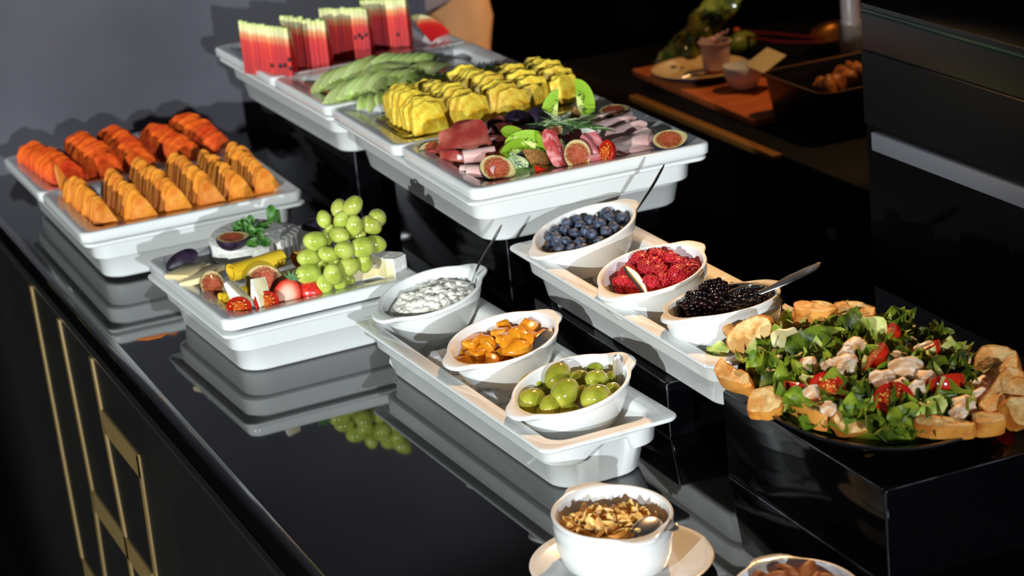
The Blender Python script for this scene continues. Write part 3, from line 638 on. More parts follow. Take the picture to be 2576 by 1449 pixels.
obj('stalk', mk(*join(tube([at(655, 600, zC+HW+2)-hb, at(650, 580, zC+HW+8)-hb, at(670, 560, zC+HW+14)-hb, at(688, 545, zC+HW+24)-hb], 1.1, 5), tube([at(655, 595, zC+HW+4)-hb, at(625, 580, zC+HW+8)-hb, at(603, 575, zC+HW+9)-hb], .9, 5)), herb_m, 60), None, sprig)

# ------------------------------------------------------------------ ham platter
zH = ZF_F+1
ham_m = mat('cooked_ham', rgb(234, 198, 190), .36, col2=rgb(220, 170, 164), scale=30, sss=.3)
pros_m = mat('cured_ham', rgb(150, 52, 46), .28, col2=rgb(190, 110, 92), scale=26, sss=.25, ramp=(.42, .66), bump=.2)
sal_m = mat('salami', rgb(186, 66, 66), .4, col2=rgb(224, 150, 146), scale=130, sss=.2, ramp=(.5, .66))
dark_m = mat('dark_dried_meat', rgb(72, 26, 24), .35, col2=rgb(120, 60, 52), scale=40, bump=.5)
roast_m = mat('roast_meat', rgb(182, 92, 98), .35, col2=rgb(206, 140, 138), scale=35, sss=.2, stretch=(1, 5, 1))
roll('ham_roll', 'pale pink rolled ham slice at the left front of the ham tray', 'ham', at(1165, 392, zH+20), at(1245, 384, zH+19), 11.5, ham_m, 1.8, 1.4, start=2.0, r_in=.5)
roll('ham_roll', 'folded pale ham slice below the left rolled ham', 'ham', at(1160, 426, zH+8), at(1232, 425, zH+8), 9.5, ham_m, 1.8, 1.4, start=2.6, r_in=.4)
roll('ham_roll', 'folded pale ham slice tucked against the front left fig', 'ham', at(1182, 432, zH+8), at(1250, 432, zH+9), 11, ham_m, 1.8, 1.2, start=1.8, r_in=.6)
def fold(name, label, cat, pos, L, W, mt, nrm=(0, 0, 1), x=(1, 0, 0), amp=6, waves=2, arch=8, ph=0, th=1.6, irr=.25, group=None):
    def f(u, v):
        a_, b_ = 2*u-1, 2*v-1; q = .8; u = .5+a_*math.sqrt(1-q*b_*b_/2)/2; v = .5+b_*math.sqrt(1-q*a_*a_/2)/2
        e = 1+irr*noise.noise(Vector((u*3, v*3, ph+5)))
        return Vector(((u-.5)*L*e, (v-.5)*W*e, arch*math.sin(math.pi*u)*math.sin(math.pi*v)+amp*math.sin(2*math.pi*waves*v+ph+u*1.3)*.5+1.6*noise.noise(Vector((u*5, v*5, ph)))))
    return obj(name, mk(*grid(f, 16, 12, th), mt, 60), fr(pos, nrm, x), label=label, cat=cat, group=group)
fold('cured_ham_slice', 'large draped slice of cured ham at the left of the ham tray', 'ham', at(1165, 355, zH+24), 68, 46, pros_m, (-.25, -.72, .6), (1, -.2, .1), 5, 1, 10, .4, 2)
fold('cured_ham_slice', 'curled cured ham below the large draped slice', 'ham', at(1150, 398, zH+9), 46, 30, pros_m, (-.3, -.5, .8), (1, -.9, 0), 7, 1.5, 8, 1.4, 1.8)
fold('cured_ham_slice', 'thin cured ham scrap at the left rear of the ham tray', 'ham', at(1105, 385, zH+6), 40, 26, pros_m, (0, -.3, 1), (1, -.4, 0), 6, 1.5, 5, 2.4)
fold('cured_ham_slice', 'cured ham slice behind the large draped one', 'ham', at(1172, 325, zH+18), 56, 34, pros_m, (0, -.4, 1), (1, .1, 0), 8, 1.5, 10, 3.2)
fold('dried_meat_slice', 'dark crumpled dried meat slice beside the pineapple', 'meat', at(1250, 330, zH+22), 46, 36, dark_m, (-.1, -.6, .8), (1, .2, 0), 11, 2, 10, .9, 2, .2)
fold('dried_meat_slice', 'dark red dried meat slice right of the draped ham', 'meat', at(1245, 358, zH+14), 54, 30, dark_m, (.1, -.6, .8), (1, -.1, -.1), 8, 1.5, 9, 2.2, 2, .2)
fold('dried_meat_slice', 'dark dried meat slice behind the kiwi pieces', 'meat', at(1300, 345, zH+10), 56, 36, dark_m, (0, -.3, 1), (1, 0, 0), 8, 2, 8, 4.2, 2, .2)
fold('cured_ham_slice', 'cured ham folded under the tomato pieces', 'ham', at(1235, 385, zH+9), 60, 26, pros_m, (0, -.3, 1), (1, .1, 0), 7, 1.5, 6, 5.2)
fold('salami_slice', 'long strip of marbled salami standing between kiwi and fig', 'salami', at(1396, 378, zH+21), 58, 23, sal_m, (-.15, -.85, .45), (.18, -.3, -1), 2, .5, 3, .3, 3, .06)
fold('roast_meat_slice', 'rolled pink roast slice under the white onion chip', 'meat', at(1455, 342, zH+15), 44, 28, roast_m, (-.2, -.6, .8), (1, .1, .1), 9, 1.5, 10, 1.7, 2.2)
fold('roast_meat_slice', 'pleated pink roast slice hanging toward the front rim', 'meat', at(1500, 378, zH+16), 56, 36, roast_m, (-.1, -.8, .6), (.35, -.3, -1), 8, 2, 7, 2.9, 2.2)
fold('roast_meat_slice', 'pink roast slice under the front tomato and fig', 'meat', at(1492, 408, zH+6), 40, 30, roast_m, (0, -.5, .9), (1, 0, 0), 7, 1.5, 5, .5, 2.2)
fold('dried_meat_slice', 'brown cured slice at the front rim beside the right ham slices', 'meat', at(1545, 395, zH+7), 40, 18, dark_m, (0, -.5, .9), (1, -.35, -.1), 4, 1.5, 6, .7, 2.2)
for i, (px, py, zz, L, W, lb) in enumerate([(1600, 352, 15, 62, 34, 'broad pale ham slice folded over beside the right fig'), (1585, 378, 8, 66, 40, 'broad pale ham slice lying at the front right of the ham tray'), (1570, 330, 13, 62, 20, 'narrow fold of pale ham in the middle of the right ham row'), (1545, 312, 13, 66, 26, 'pale ham slice with a raised end behind the right ham row'), (1515, 300, 10, 58, 24, 'pale ham slice furthest back on the ham tray')]):
    fold('ham_slice', lb, 'ham', at(px, py, zH+zz), L, W, ham_m, (-.08, -.45, .9), (1, .12, .06), 5, .75, 6, i*1.3, 2)
fig('fig half at the front left corner of the ham tray', at(1249, 424, zH+14), (-.1, -.72, .68), (.8, -.3, -.4), 1.2)
fig('large upright fig half in the middle front of the ham tray', at(1452, 389, zH+18), (-.1, -.84, .55), (-.3, -.2, -.9), 1.12)
fig('fig half lying on the right rim of the ham tray', at(1683, 352, zH+19), (-.12, -.4, .9), (1, -.05, 0), 1.2)
fig('fig half perched at the right rear of the ham tray', at(1543, 278, zH+18), (-.05, -.18, .98), (1, -.1, 0), 1.1)
fig('fig half leaning behind the salami strip', at(1382, 335, zH+25), (-.25, -.7, .65), (.6, .2, .3), 1.05)
fig('shadowed fig half between pineapple and kiwi', at(1300, 308, zH+15), (-.1, -.4, -.9), (1, .2, 0), 1.15)
fig('dark fig half lying skin up behind the rosemary', at(1352, 300, zH+13), (0, -.1, -1), (1, .3, 0), 1.1)
figwedge('small dark fig wedge at the left rear corner of the ham tray', at(1086, 373, zH+10), (1, .2, 0), .8, (0, .5, .6))
kiwi('kiwi cut into wedges at the centre of the ham tray', at(1320, 385, zH+14), [((-6, 2, 16), (.35, .75, .1), (.75, -.1, -.6), .82), ((-14, -4, 2), (-.3, .7, .7), (1, -.1, -.25), .8), ((-4, -14, -4), (-.2, .6, -.8), (.8, -.3, -.55), 1.0), ((8, 0, 6), (.35, .5, .75), (.8, -.5, -.5), 1.0), ((14, -6, -3), (.75, -.4, -.1), (.2, .3, -.9), 1.05), ((7, -12, -6), (.3, -.75, -.2), (.6, -.2, -.5), .9)])
kiwi('kiwi cut into upright wedges by the pineapple', at(1425, 278, zH+20), [((-13, 0, 0), (-.6, .75, .1), (.12, 0, 1), .95), ((15, -3, 5), (.8, .45, 0), (.1, .1, 1), 1.1), ((9, 0, 0), (.0, -.3, -.6), (-.1, 0, 1), .6)])
tomato('cherry tomato piece tucked above the kiwi', at(1298, 358, zH+22), (.1, -.4, .9), (1, 0, 0), .85)
tomato('cherry tomato piece on the left rolled ham', at(1245, 390, zH+24), (.2, -.1, .95), (1, .1, -.1), .95)
tomato('cherry tomato piece at the front rim below the salami', at(1368, 420, zH+7), (.4, -.1, .9), (1, .5, .3), .95)
tomato('cherry tomato half leaning on the pink roast slices', at(1523, 382, zH+18), (-.9, -.3, .4), (.3, 0, -1), 1.1)
onion_m = mat('onion_white', rgb(226, 226, 214), .3, sss=.4)
fold('onion_piece', 'white onion chip lying on the pink roast slice', 'onion', at(1487, 326, zH+26), 26, 18, onion_m, (-.1, -.4, .9), (1, -.3, 0), 0, .5, 5, 0, 3, 0)
ros_m = mat('rosemary_green', rgb(70, 104, 52), .5); ros_w = mat('rosemary_underside', rgb(176, 190, 150), .5)
rb = at(1420, 318, zH+32)
ros = thing('rosemary_sprig', 'rosemary sprig with needle leaves lying across the ham', 'herb', fr(rb))
rp = [at(1330, 336, zH+30)-rb, at(1385, 308, zH+40)-rb, at(1440, 310, zH+42)-rb, at(1505, 326, zH+38)-rb]
obj('stalk', mk(*tube(rp, [1, 1.5, 1.5, 1], 6), ros_m, 60), None, ros)
def bez(t):
    t = t*3; i = min(int(t), 2); return lerp(rp[i], rp[i+1], t-i)
nd = mk(*tube([(0, 0, 0), (11, 0, 1.5), (25, 0, 1)], [(.8, .5), (1.9, .8), (.5, .4)], 6), ros_m, 60)
nw = mk(*tube([(0, 0, 0), (11, 0, 1.5), (25, 0, 1)], [(.8, .5), (1.9, .8), (.5, .4)], 6), ros_w, 60)
for i in range(70):
    t = i/69; d = (bez(min(t+.05, 1))-bez(max(t-.05, 0))).normalized(); a = i*2.4
    side = (Vector((0, 0, 1))*math.sin(a)*.7+Vector((.3, -1, 0))*math.cos(a))
    obj('needle', choose([nd, nd, nw]), fr(bez(t), Vector((0, 0, 1))+rx()*.3, (d*1.2*(1 if i % 5 else -1)+side*.6), random.uniform(.8, 1.35)), ros)

# ------------------------------------------------------------------ bowl contents
def pack(n_, a, b, layer_z, r, dome=0, seed=1, mind=1.75):
    """jittered points in an ellipse, layers from the bottom up"""
    rnd = random.Random(seed); pts = []
    for L, z in enumerate(layer_z):
        k = 1-.12*(len(layer_z)-1-L)*.6
        got = 0
        for _ in range(600):
            x, y = rnd.uniform(-1, 1), rnd.uniform(-1, 1)
            if x*x+y*y > 1: continue
            p = Vector((x*a*k, y*b*k, z+dome*(1-x*x-y*y)))
            if all((p-q).length > r*mind for q in pts): pts.append(p); got += 1
            if got >= n_: break
    return pts
def inM(Mb, p, zdir=None, xdir=(1, 0, 0), s=1):
    q = Mb @ Vector(p); zz = zdir if zdir is not None else (0, 0, 1); return fr(q, zz, xdir, s)
blue_m = mat('blueberry_bloom', rgb(38, 44, 62), .5, col2=rgb(102, 114, 140), scale=120, ramp=(.35, .75), detail=4)
def blueberry_me(seed):
    R0 = 7.6; V = []; nu = 16; rings = []
    for i, th in enumerate([.02, .16, .26, .33, .45, .7, 1.0, 1.35, 1.7, 2.1, 2.5, 2.85, 3.1]):
        rr = []
        for j in range(nu):
            ph = 2*math.pi*j/nu; k = 1
            z = math.cos(th)*R0*.86; x = math.sin(th)*R0
            if th < .2: z -= 1.5
            elif th < .28: z += .1
            elif th < .36: z += .9 if j % 3 else .2
            rr.append((x*math.cos(ph), x*math.sin(ph), z))
        rings.append(rr)
    return mk(*loft(rings), blue_m, 50)
vary(blue_m, .2)
bb = [blueberry_me(1)]
for p in pack(60, 52, 42, (-26, -17, -8), 7.4, 3, 5, 1.68):
    d = rx()+Vector((-.2, -.6, .8))
    obj('blueberry', bb[0], inM(B_blu, p, d, rx(), random.uniform(.9, 1.15)), label='dusty blue blueberry heaped in the oval bowl', cat='blueberry', group='blueberries in the oval bowl')
ras_m = mat('raspberry_red', rgb(150, 12, 28), .42, col2=rgb(190, 30, 46), scale=90, sss=.15)
bla_m = mat('blackberry_black', (.004, .002, .003, 1), .1, col2=(.02, .003, .005, 1), scale=60, coat=.6, ramp=(.5, .75))
bla_r = mat('blackberry_red_druplet', rgb(130, 12, 22), .15, coat=.5)
def aggregate(R0, H, dr, mt, hollow=True, seed=0, sink=0):
    parts = []; rnd = random.Random(seed); rows = int(H/(dr*1.45))
    for i in range(rows):
        t = i/(rows-1); rad = R0*math.sqrt(max(0.04, 1-(t*.98)**2.2)); n = max(3, int(2*math.pi*rad/(dr*1.72))); z = -H/2+H*t
        for j in range(n):
            a = 2*math.pi*(j+.5*(i % 2))/n+rnd.uniform(-.1, .1)
            parts.append(xf(ico(dr*rnd.uniform(.93, 1.1), 2 if dr > 2 else 1), T(((rad-sink)*math.cos(a), (rad-sink)*math.sin(a), z))))
    core = sph(R0*.95, R0*.95, H*.52, 12, 8) if not hollow else loft([[(R0*s*math.cos(k*.524), R0*s*math.sin(k*.524), z) for k in range(12)] for s, z in ((.4, H*.1), (.5, -H*.48), (.9, -H*.5), (1.05, -H*.35), (1.02, -H*.05), (.8, H*.25), (.4, H*.46))])
    return mk(*join(core, *parts), mt, 80)
ras = [aggregate(10.6, 20, 2.2, ras_m, True, s, 0.4) for s in (1, 2)]
bla = [aggregate(10.6, 23, 3.1, bla_m, False, s) for s in (1, 2)]
for i, (px, py, h, zd) in enumerate([(1580, 690, -14, (0, -.6, 1)), (1572, 712, -18, (1, 0, .3)), (1592, 722, -20, (-.5, .3, .6)), (1612, 660, -8, (.4, .8, -.2)), (1626, 678, -6, (.5, .9, -.1)), (1645, 668, -8, (-.3, .2, 1)), (1656, 650, -8, (.1, .9, -.5)), (1686, 655, -8, (.2, .3, 1)), (1635, 712, -10, (-.2, -.5, .9)), (1660, 685, -10, (.8, .2, .3)), (1702, 690, -8, (-.7, -.3, .4)), (1725, 682, -12, (.2, .1, 1)), (1664, 705, -15, (.4, .4, .2)), (1688, 712, -20, (1, .3, 0)), (1610, 700, -19, (.3, -.4, .8)), (1640, 645, -14, (-.6, .6, .2)), (1590, 672, -19, (.2, .7, .7)), (1705, 668, -14, (.9, -.2, .5)), (1620, 725, -20, (.1, 1, .1)), (1650, 728, -19, (.6, -.4, .4)), (1740, 678, -18, (.2, .3, .5))]):
    n = B_ras.to_3x3() @ Vector((0, 0, 1)); P0 = B_ras @ Vector((0, 0, h+2))
    q = hit(px, py, P0, n)
    obj('raspberry', choose(ras), fr(q, (-Vector(zd)) if zd[1] > .7 else zd, rx(), random.uniform(.94, 1.08)), label='hollow red raspberry facing the viewer' if zd[1] > .7 else 'red raspberry among the berries in its bowl', cat='raspberry', group='raspberries with open hollows' if zd[1] > .7 else 'raspberries in the oval bowl')
bl = [(1725, 770, -15, (.6, .2, .4)), (1748, 758, -8, (-.6, -.2, .7)), (1775, 745, 2, (.5, .3, .6)), (1802, 728, 8, (.9, .3, .2)), (1800, 772, -14, (.2, -.6, .6)), (1750, 782, -14, (.8, 0, .1)), (1838, 770, -12, (.5, .3, .4)), (1878, 752, -5, (-.8, -.1, .3)), (1915, 752, -9, (.8, .4, .4)), (1850, 742, -14, (.1, .5, .5)), (1825, 750, -13, (.6, -.6, .2)), (1885, 776, -16, (.6, .1, .1)), (1935, 745, -16, (.3, .8, .3)), (1780, 785, -17, (.1, .2, .9)), (1855, 768, -9, (.4, -.5, .6))]
for i, (px, py, h, zd) in enumerate(bl):
    n = B_bla.to_3x3() @ Vector((0, 0, 1)); q = hit(px, py, B_bla @ Vector((0, 0, h)), n)
    top = i == 3
    o = obj('blackberry', choose(bla), fr(q, zd, rx(), random.uniform(1.0, 1.15)), label='topmost blackberry with one red spot at the back of its bowl' if top else 'shiny blackberry lying in the oval bowl', cat='blackberry', group=None if top else 'blackberries in the oval bowl')
    if top: obj('red_druplet', mk(*ico(3.3, 2), bla_r, 180), fr((-4, 7, 7)), o, 'single unripe red druplet')
for p in pack(6, 36, 30, (-34, -27), 8.6, 0, 3, 1.7):
    obj('blackberry', choose(bla), inM(B_bla, p, rx(), rx(), 1.0), label='shiny blackberry lying in the oval bowl', cat='blackberry', group='blackberries in the oval bowl')
for p in pack(8, 38, 32, (-34,), 8, 0, 4, 1.8):
    obj('raspberry', choose(ras), inM(B_ras, p, rx(), rx(), 1.0), label='red raspberry under the top layer of berries', cat='raspberry', group='raspberries under the top layer')
# loose grapes in the bowl
n = B_gra.to_3x3() @ Vector((0, 0, 1))
for (cx, cy, r, h) in [(920, 858, 66, -18), (925, 945, 74, -16), (1052, 818, 70, -6), (1100, 765, 48, -14), (1088, 905, 74, -4), (1015, 968, 58, -10), (1162, 835, 54, -14), (1250, 838, 58, -8), (1235, 795, 50, -17), (1248, 928, 76, -6), (1205, 905, 55, -16), (1325, 828, 40, -16), (1330, 888, 44, -12), (1105, 990, 45, -18), (1175, 750, 45, -22), (1300, 785, 46, -22), (985, 990, 40, -22), (1150, 870, 50, -24), (1010, 880, 50, -26), (1120, 940, 50, -26), (1320, 930, 40, -24), (960, 920, 45, -30)]:
    q = hit(880+cx*.4967, 540+cy*.4967, B_gra @ Vector((0, 0, h)), n)
    dx = rx()*.45+Vector((1, .1, .1))
    big = r > 70
    obj('grape', gme2, fr(q, dx, (0, 0, 1), r*.4967/2.3/14.2), label='large green grape at the front of the grape bowl' if big and cy > 880 else 'loose green grape in the eared bowl', cat='grape', group='large front grapes in the bowl' if big and cy > 880 else 'grapes in the eared bowl')
# peach pieces in syrup
peach_m = mat('peach_flesh', rgb(206, 128, 20), .2, col2=rgb(232, 164, 44), scale=60, sss=.12, coat=.3)
def fill(name, label, Mb, a, b, z, mt, dome=0, nz=0, seed=0):
    def f(u, v):
        t = u*2*math.pi; rr = v
        return Vector((a*rr*math.cos(t), b*rr*math.sin(t), z+dome*(1-rr*rr)+nz*noise.noise(Vector((rr*math.cos(t)*4, rr*math.sin(t)*4, seed)))))
    rings = [[f(k/36, v) for k in range(36)] for v in (1, .85, .7, .5, .3, .12)]
    base = [Vector((p.x*.96, p.y*.96, z-8)) for p in rings[0]]
    o = obj(name, mk(*loft([base]+rings), mt, 80), Matrix.Translation(Mb.to_translation()*.001) @ Mb.to_3x3().to_4x4(), label=label, cat='food', kind='stuff')
syr = mat('peach_syrup', rgb(176, 88, 12), .07, col2=rgb(204, 112, 18), scale=40, sss=.1, coat=.8, bump=.4, bscale=90)
fill('peach_syrup', 'glossy orange syrup around the peach pieces', B_pea, 56, 46, -25, syr, 1.5, 3, 2)
pc = [mk(*xf(box(-9, 9, -7, 7, -6, 6, 2.2), Matrix.Identity(4)), peach_m, 60), mk(*box(-12, 12, -7, 7, -5, 5, 2.4), peach_m, 60), mk(*ico(9.5, 2, .35, 1.4, 4, (1.25, .8, .65)), peach_m, 60)]
n = B_pea.to_3x3() @ Vector((0, 0, 1))
for k, (cx, cy, h, s) in enumerate([(785, 580, -16, 1.1), (625, 645, -14, 1.25), (700, 650, -15, 1.15), (760, 605, -11, 1.05), (790, 625, -8, 1.0), (835, 615, -8, 1.2), (895, 585, -12, 1.35), (870, 610, -8, 1.0), (850, 680, -12, 1.4), (900, 650, -12, 1.15), (970, 625, -16, 1.1), (570, 700, -22, 1.1), (640, 715, -21, 1.3), (700, 700, -20, 1.1), (610, 750, -23, 1.2), (720, 750, -22, 1.15), (770, 705, -21, 1.0), (800, 660, -14, 1.0), (925, 620, -13, .9)]):
    q = hit(880+cx*.4967, 540+cy*.4967, B_pea @ Vector((0, 0, h)), n)
    obj('peach_piece', pc[k % 3], fr(q, Vector((random.uniform(-.5, .3), random.uniform(-.8, .1), 1)), rx(), s), label='glossy orange peach piece in syrup', cat='peach', group='peach pieces in the syrup bowl')
# cottage cheese
cot_m = mat('cottage_cheese', rgb(244, 240, 226), .45, spec=.3)
ps = []
rnd = random.Random(4); curd = [ico(1, 2, .35, 1.6, s) for s in (1, 2, 3, 4)]
for i in range(300):
    a = rnd.uniform(0, 6.283); rr = math.sqrt(rnd.random()); x, y = 50*rr*math.cos(a), 42*rr*math.sin(a)
    z = -19+13*(1-rr*rr)+4*noise.noise(Vector((x*.05, y*.05, 1)))+rnd.uniform(-3, 2)
    s = rnd.uniform(3.8, 8); ps.append(xf(curd[i % 4], T((x, y, z), rx(), rx(), (s*1.2, s, s*.8))))
base = sph(56, 46, 12, 24, 8); ps.append(([(x, y, z*.6-14) for x, y, z in base[0]], base[1]))
obj('cottage_cheese', mk(*join(*ps), cot_m, 80), Matrix.Translation(B_cot.to_translation()*.001) @ B_cot.to_3x3().to_4x4(), label='white lumpy cottage cheese heaped in its bowl', cat='cheese', kind='stuff')
# almond flakes
alm_m = mat('almond_flake', rgb(226, 176, 92), .5, col2=rgb(238, 200, 128), scale=120)
vary(alm_m, .15)
alf = [mk(*grid(lambda u, v, c=c: Vector(((u-.5)*19, (v-.5)*9.5*math.sin(math.pi*(.04+.92*u))**.6, c*(u-.5)**2*9+c*.8*math.sin(v*3))), 8, 4, .9), alm_m, 50) for c in (1.2, -1, .4)]
rnd = random.Random(11)
for i in range(190):
    a = rnd.uniform(0, 6.283); rr = math.sqrt(rnd.random()); x = 49*rr*math.cos(a); y = 45*rr*math.sin(a)
    z = -27+12*(1-rr*rr)+(rnd.random())*10+max(0, (x*-.0+y*.22))
    d = Vector((rnd.uniform(-1, 1), rnd.uniform(-1, 1), rnd.uniform(.1, 1.2)))
    obj('almond_flake', alf[i % 3], inM(B_alm, (x, y, z), d, Vector((rnd.uniform(-1, 1), rnd.uniform(-1, 1), rnd.uniform(-.5, .5))), rnd.uniform(.85, 1.15)), label='toasted almond flake in the eared bowl on the saucer', cat='almond', group='almond flakes in the bowl')
almw = mat('whole_almond', rgb(140, 74, 34), .55, col2=rgb(168, 96, 50), scale=60, stretch=(1, 6, 1), bump=.4)
am = mk(*sph(7, 5, 13, 14, 10, .06, 2), almw, 180)
for k, p in enumerate(pack(16, 42, 38, (-16, -6), 8, 4, 8, 1.3)+[Vector((34, -4, 2)), Vector((24, 14, 3)), Vector((26, -20, 2))]):
    obj('almond', am, inM(B_al2, p, rx()*Vector((1, 1, .3)), rx(), 1.1), label='brown whole almond in the bowl at the bottom edge', cat='almond', group='whole almonds in the bowl at the bottom edge')

# crushed ice
ice_m = mat('crushed_ice', (.92, .94, .95, 1), .2, trans=.5, ior=1.31, bump=.5, bscale=80)
def ice(label, xL, yL, yaw, sy, z, n, seed):
    rnd = random.Random(seed); ps = []
    for i in range(n):
        x = rnd.uniform(38, 122); y = -rnd.uniform(38, sy-38); s = rnd.uniform(7, 15)
        ps.append(xf(ico(1, 2, .55, 1.5, rnd.random()*9), T((x, y, rnd.uniform(6, 13)), rx(), rx(), (s*1.3, s, s*.6))))
    obj('crushed_ice', mk(*join(*ps), ice_m, 40), fr((xL, yL, z), x=(math.cos(yaw), math.sin(yaw), 0)), label=label, cat='ice', kind='stuff')
ice('melting crushed ice under the cottage cheese, peach and grape bowls', 300, 0, .043, 532, 4, 64, 3)
ice('melting crushed ice under the berry bowls', 493, -43, .005, 536, 71, 60, 5)
for px, py, z, s in ((1640, 800, 100, 1), (1662, 815, 98, .9), (1240, 1000, 32, 1), (1265, 990, 30, .9), (1105, 905, 34, .9)):
    obj('ice_lump', mk(*ico(16*s, 3, .5, 1.6, px), ice_m, 50), fr(at(px, py, z), (0, 0, 1), (1, .3, 0), (1.3, 1, .8)), label={1640: 'clear ice lump between raspberry and blackberry bowls', 1662: 'clear ice lump touching the blackberry bowl', 1240: 'clear ice lump left of the green grape bowl', 1265: 'clear ice lump tucked under the grape bowl rim', 1105: 'clear ice lump left of the peach bowl'}[px], cat='ice')

# ------------------------------------------------------------------ spoons
def spoon(label, pts, widths, flat, bowl_at=None, bdir=None, bn=None, bs=1):
    c = Vector(pts[len(pts)//2]); t = thing('spoon', label, 'spoon', fr(c))
    P = [Vector(p)-c for p in pts]; n = len(P); Q = []; W = []
    N = 14
    for i in range(N+1):
        s = i/N*(n-1); k = min(int(s), n-2); Q.append(lerp(P[k], P[k+1], s-k)); W.append(((widths[k]*(1-(s-k))+widths[k+1]*(s-k))*1.25, 1.3))
    W[-1] = (W[-1][0]*.45, .7)
    obj('handle', mk(*tube(Q, W, 10, flat), steel, 60), None, t)
    if bowl_at is not None:
        me = mk(*grid(lambda u, v: Vector((26*math.cos(math.pi*u)*1.0, 17*math.sin(math.pi*u)*math.cos(math.pi*v)*(1-.12*math.cos(math.pi*u)), -9*math.sin(math.pi*u)*math.sin(math.pi*v)**.8)), 14, 10, .9), steel, 80)
        obj('spoon_bowl', me, fr(Vector(bowl_at)-c, bn, bdir, bs), t)
flatc = Vector((-.2, -1, .3))
s0 = aty(1178, 732, -38); spoon('long thin spoon standing in the cottage cheese', [s0+Vector((-4, 0, -14)), s0, aty(1205, 665, -48), aty(1238, 610, -56), aty(1262, 565, -62)], [2.5, 2.6, 3.2, 4, 3.4], (.72, -.68, .1))
s0 = aty(1583, 556, -120); spoon('tall spoon standing in the blueberries', [s0+Vector((-4, 0, -12)), s0, aty(1612, 512, -128), aty(1645, 462, -134), aty(1671, 414, -140)], [2.4, 2.6, 3.4, 4.2, 3.2], (.72, -.68, .1))
h0 = B_ras @ Vector((0, 0, -8)); nR = B_ras.to_3x3() @ Vector((0, 0, 1))
spoon('short spoon handle leaning back among the raspberries', [hit(1624, 738, h0, nR), hit(1612, 716, h0+nR*3, nR), hit(1592, 690, h0+nR*8, nR), hit(1573, 671, h0+nR*12, nR)], [2.4, 4.4, 5, 3], nR)
h0 = B_bla @ Vector((0, 0, 0)); nB = B_bla.to_3x3() @ Vector((0, 0, 1))
spoon('broad spoon lying over the blackberries with its handle sticking out', [hit(1905, 738, h0, nB), hit(1945, 722, h0+nB*6, nB), hit(1990, 700, h0+nB*14, nB), hit(2030, 682, h0+nB*22, nB), hit(2063, 666, h0+nB*30, nB)], [3, 3, 5.2, 6.5, 6], (-.1, -.5, 1), hit(1872, 738, h0-nB*0, nB), (-1, -.15, -.1), (-.05, -.1, 1), 1.0)
h0 = B_pea @ Vector((0, 0, -10)); nP = B_pea.to_3x3() @ Vector((0, 0, 1))
spoon('spoon handle rising from the peach pieces', [hit(1328, 888, h0-nP*6, nP), hit(1345, 872, h0, nP), hit(1366, 850, h0+nP*6, nP), hit(1387, 829, h0+nP*10, nP)], [2.6, 4.5, 5.5, 3.4], (.4, -.2, .9))
g0 = B_gra @ Vector((44, 0, 0)); nG = Vector((.35, .93, 0))
spoon('upright spoon with a wide handle in the loose grape bowl', [hit(1558, 985, g0, nG), hit(1557, 960, g0, nG), hit(1556, 925, g0, nG), hit(1554, 892, g0, nG)], [3.4, 4.2, 5.0, 4.2], nG)
h0 = B_alm @ Vector((0, 0, -16)); nA = Vector((0, 0, 1))
spoon('small spoon resting on the flaked almonds', [hit(1648, 1348, h0+nA*2, nA), hit(1672, 1338, h0+nA*8, nA), hit(1695, 1328, h0+nA*17, nA), hit(1706, 1322, h0+nA*19, nA)], [2.4, 3, 4.5, 4], (0, -.3, 1), hit(1625, 1335, h0+nA*4, nA), (-1, -.3, -.1), (.1, .5, -1), .72)

# ------------------------------------------------------------------ salad platter
plate_m = mat('dark_stoneware', (.012, .012, .016, 1), .3, coat=.2)
SC = Vector((611, -688, 0)); yw = R(-101)
sx_, sy_ = Vector((math.cos(yw), math.sin(yw), 0)), Vector((-math.sin(yw), math.cos(yw), 0))
prof = [(.50, 98.3), (.58, 98.5), (.64, 101), (.86, 112), (.985, 123.5), (1, 125), (.995, 126.4), (.97, 126), (.84, 117), (.6, 106), (.3, 105)]
obj('salad_platter', mk(*loft([[SC*0+sx_*188*s*math.cos(t*math.pi/36)+sy_*120*s*math.sin(t*math.pi/36)+Vector((0, 0, z)) for t in range(72)] for s, z in prof]), plate_m, 60), fr((SC.x, SC.y, 0)), label='large oval black stoneware platter filled with salad', cat='platter')
def dome(x, y):
    """height of the salad heap at local platter coordinates -1..1"""
    r2 = min(1, x*x+y*y); return 120+34*(1-r2)**.7
lettuce = [mat('lettuce_dark', rgb(44, 60, 12), .42, col2=rgb(98, 114, 28), scale=55, detail=6, bump=.6, bscale=90, spec=.35), mat('lettuce_mid', rgb(82, 106, 22), .42, col2=rgb(146, 158, 44), scale=50, detail=6, bump=.6, bscale=90, spec=.35), mat('lettuce_pale', rgb(150, 168, 62), .42, col2=rgb(214, 212, 130), scale=40, detail=5, bump=.6, bscale=90, spec=.35)]
for M_ in lettuce: vary(M_, .2, .012)
lf = []
for k, (L, W, c, cu, wv, ph) in enumerate([(46, 30, .7, .5, 2.6, 0), (40, 26, -.8, .8, 3, 2), (50, 22, 1.2, -.7, 3, 4), (36, 30, .6, 1.2, 3.4, 1), (44, 18, 1.6, .5, 2.4, 5)]):
    g_ = leafgrid(L, W, c, cu/L*20*.1 if 0 else cu*.4, 10, 6, wv, ph)
    lf.append([mk(*g_, mm, 70) for mm in lettuce])
rnd = random.Random(21)
def sal(x, y, dz=0): p = SC+sx_*188*x+sy_*120*y; return Vector((p.x, p.y, dome(x, y)+dz))
shred = []
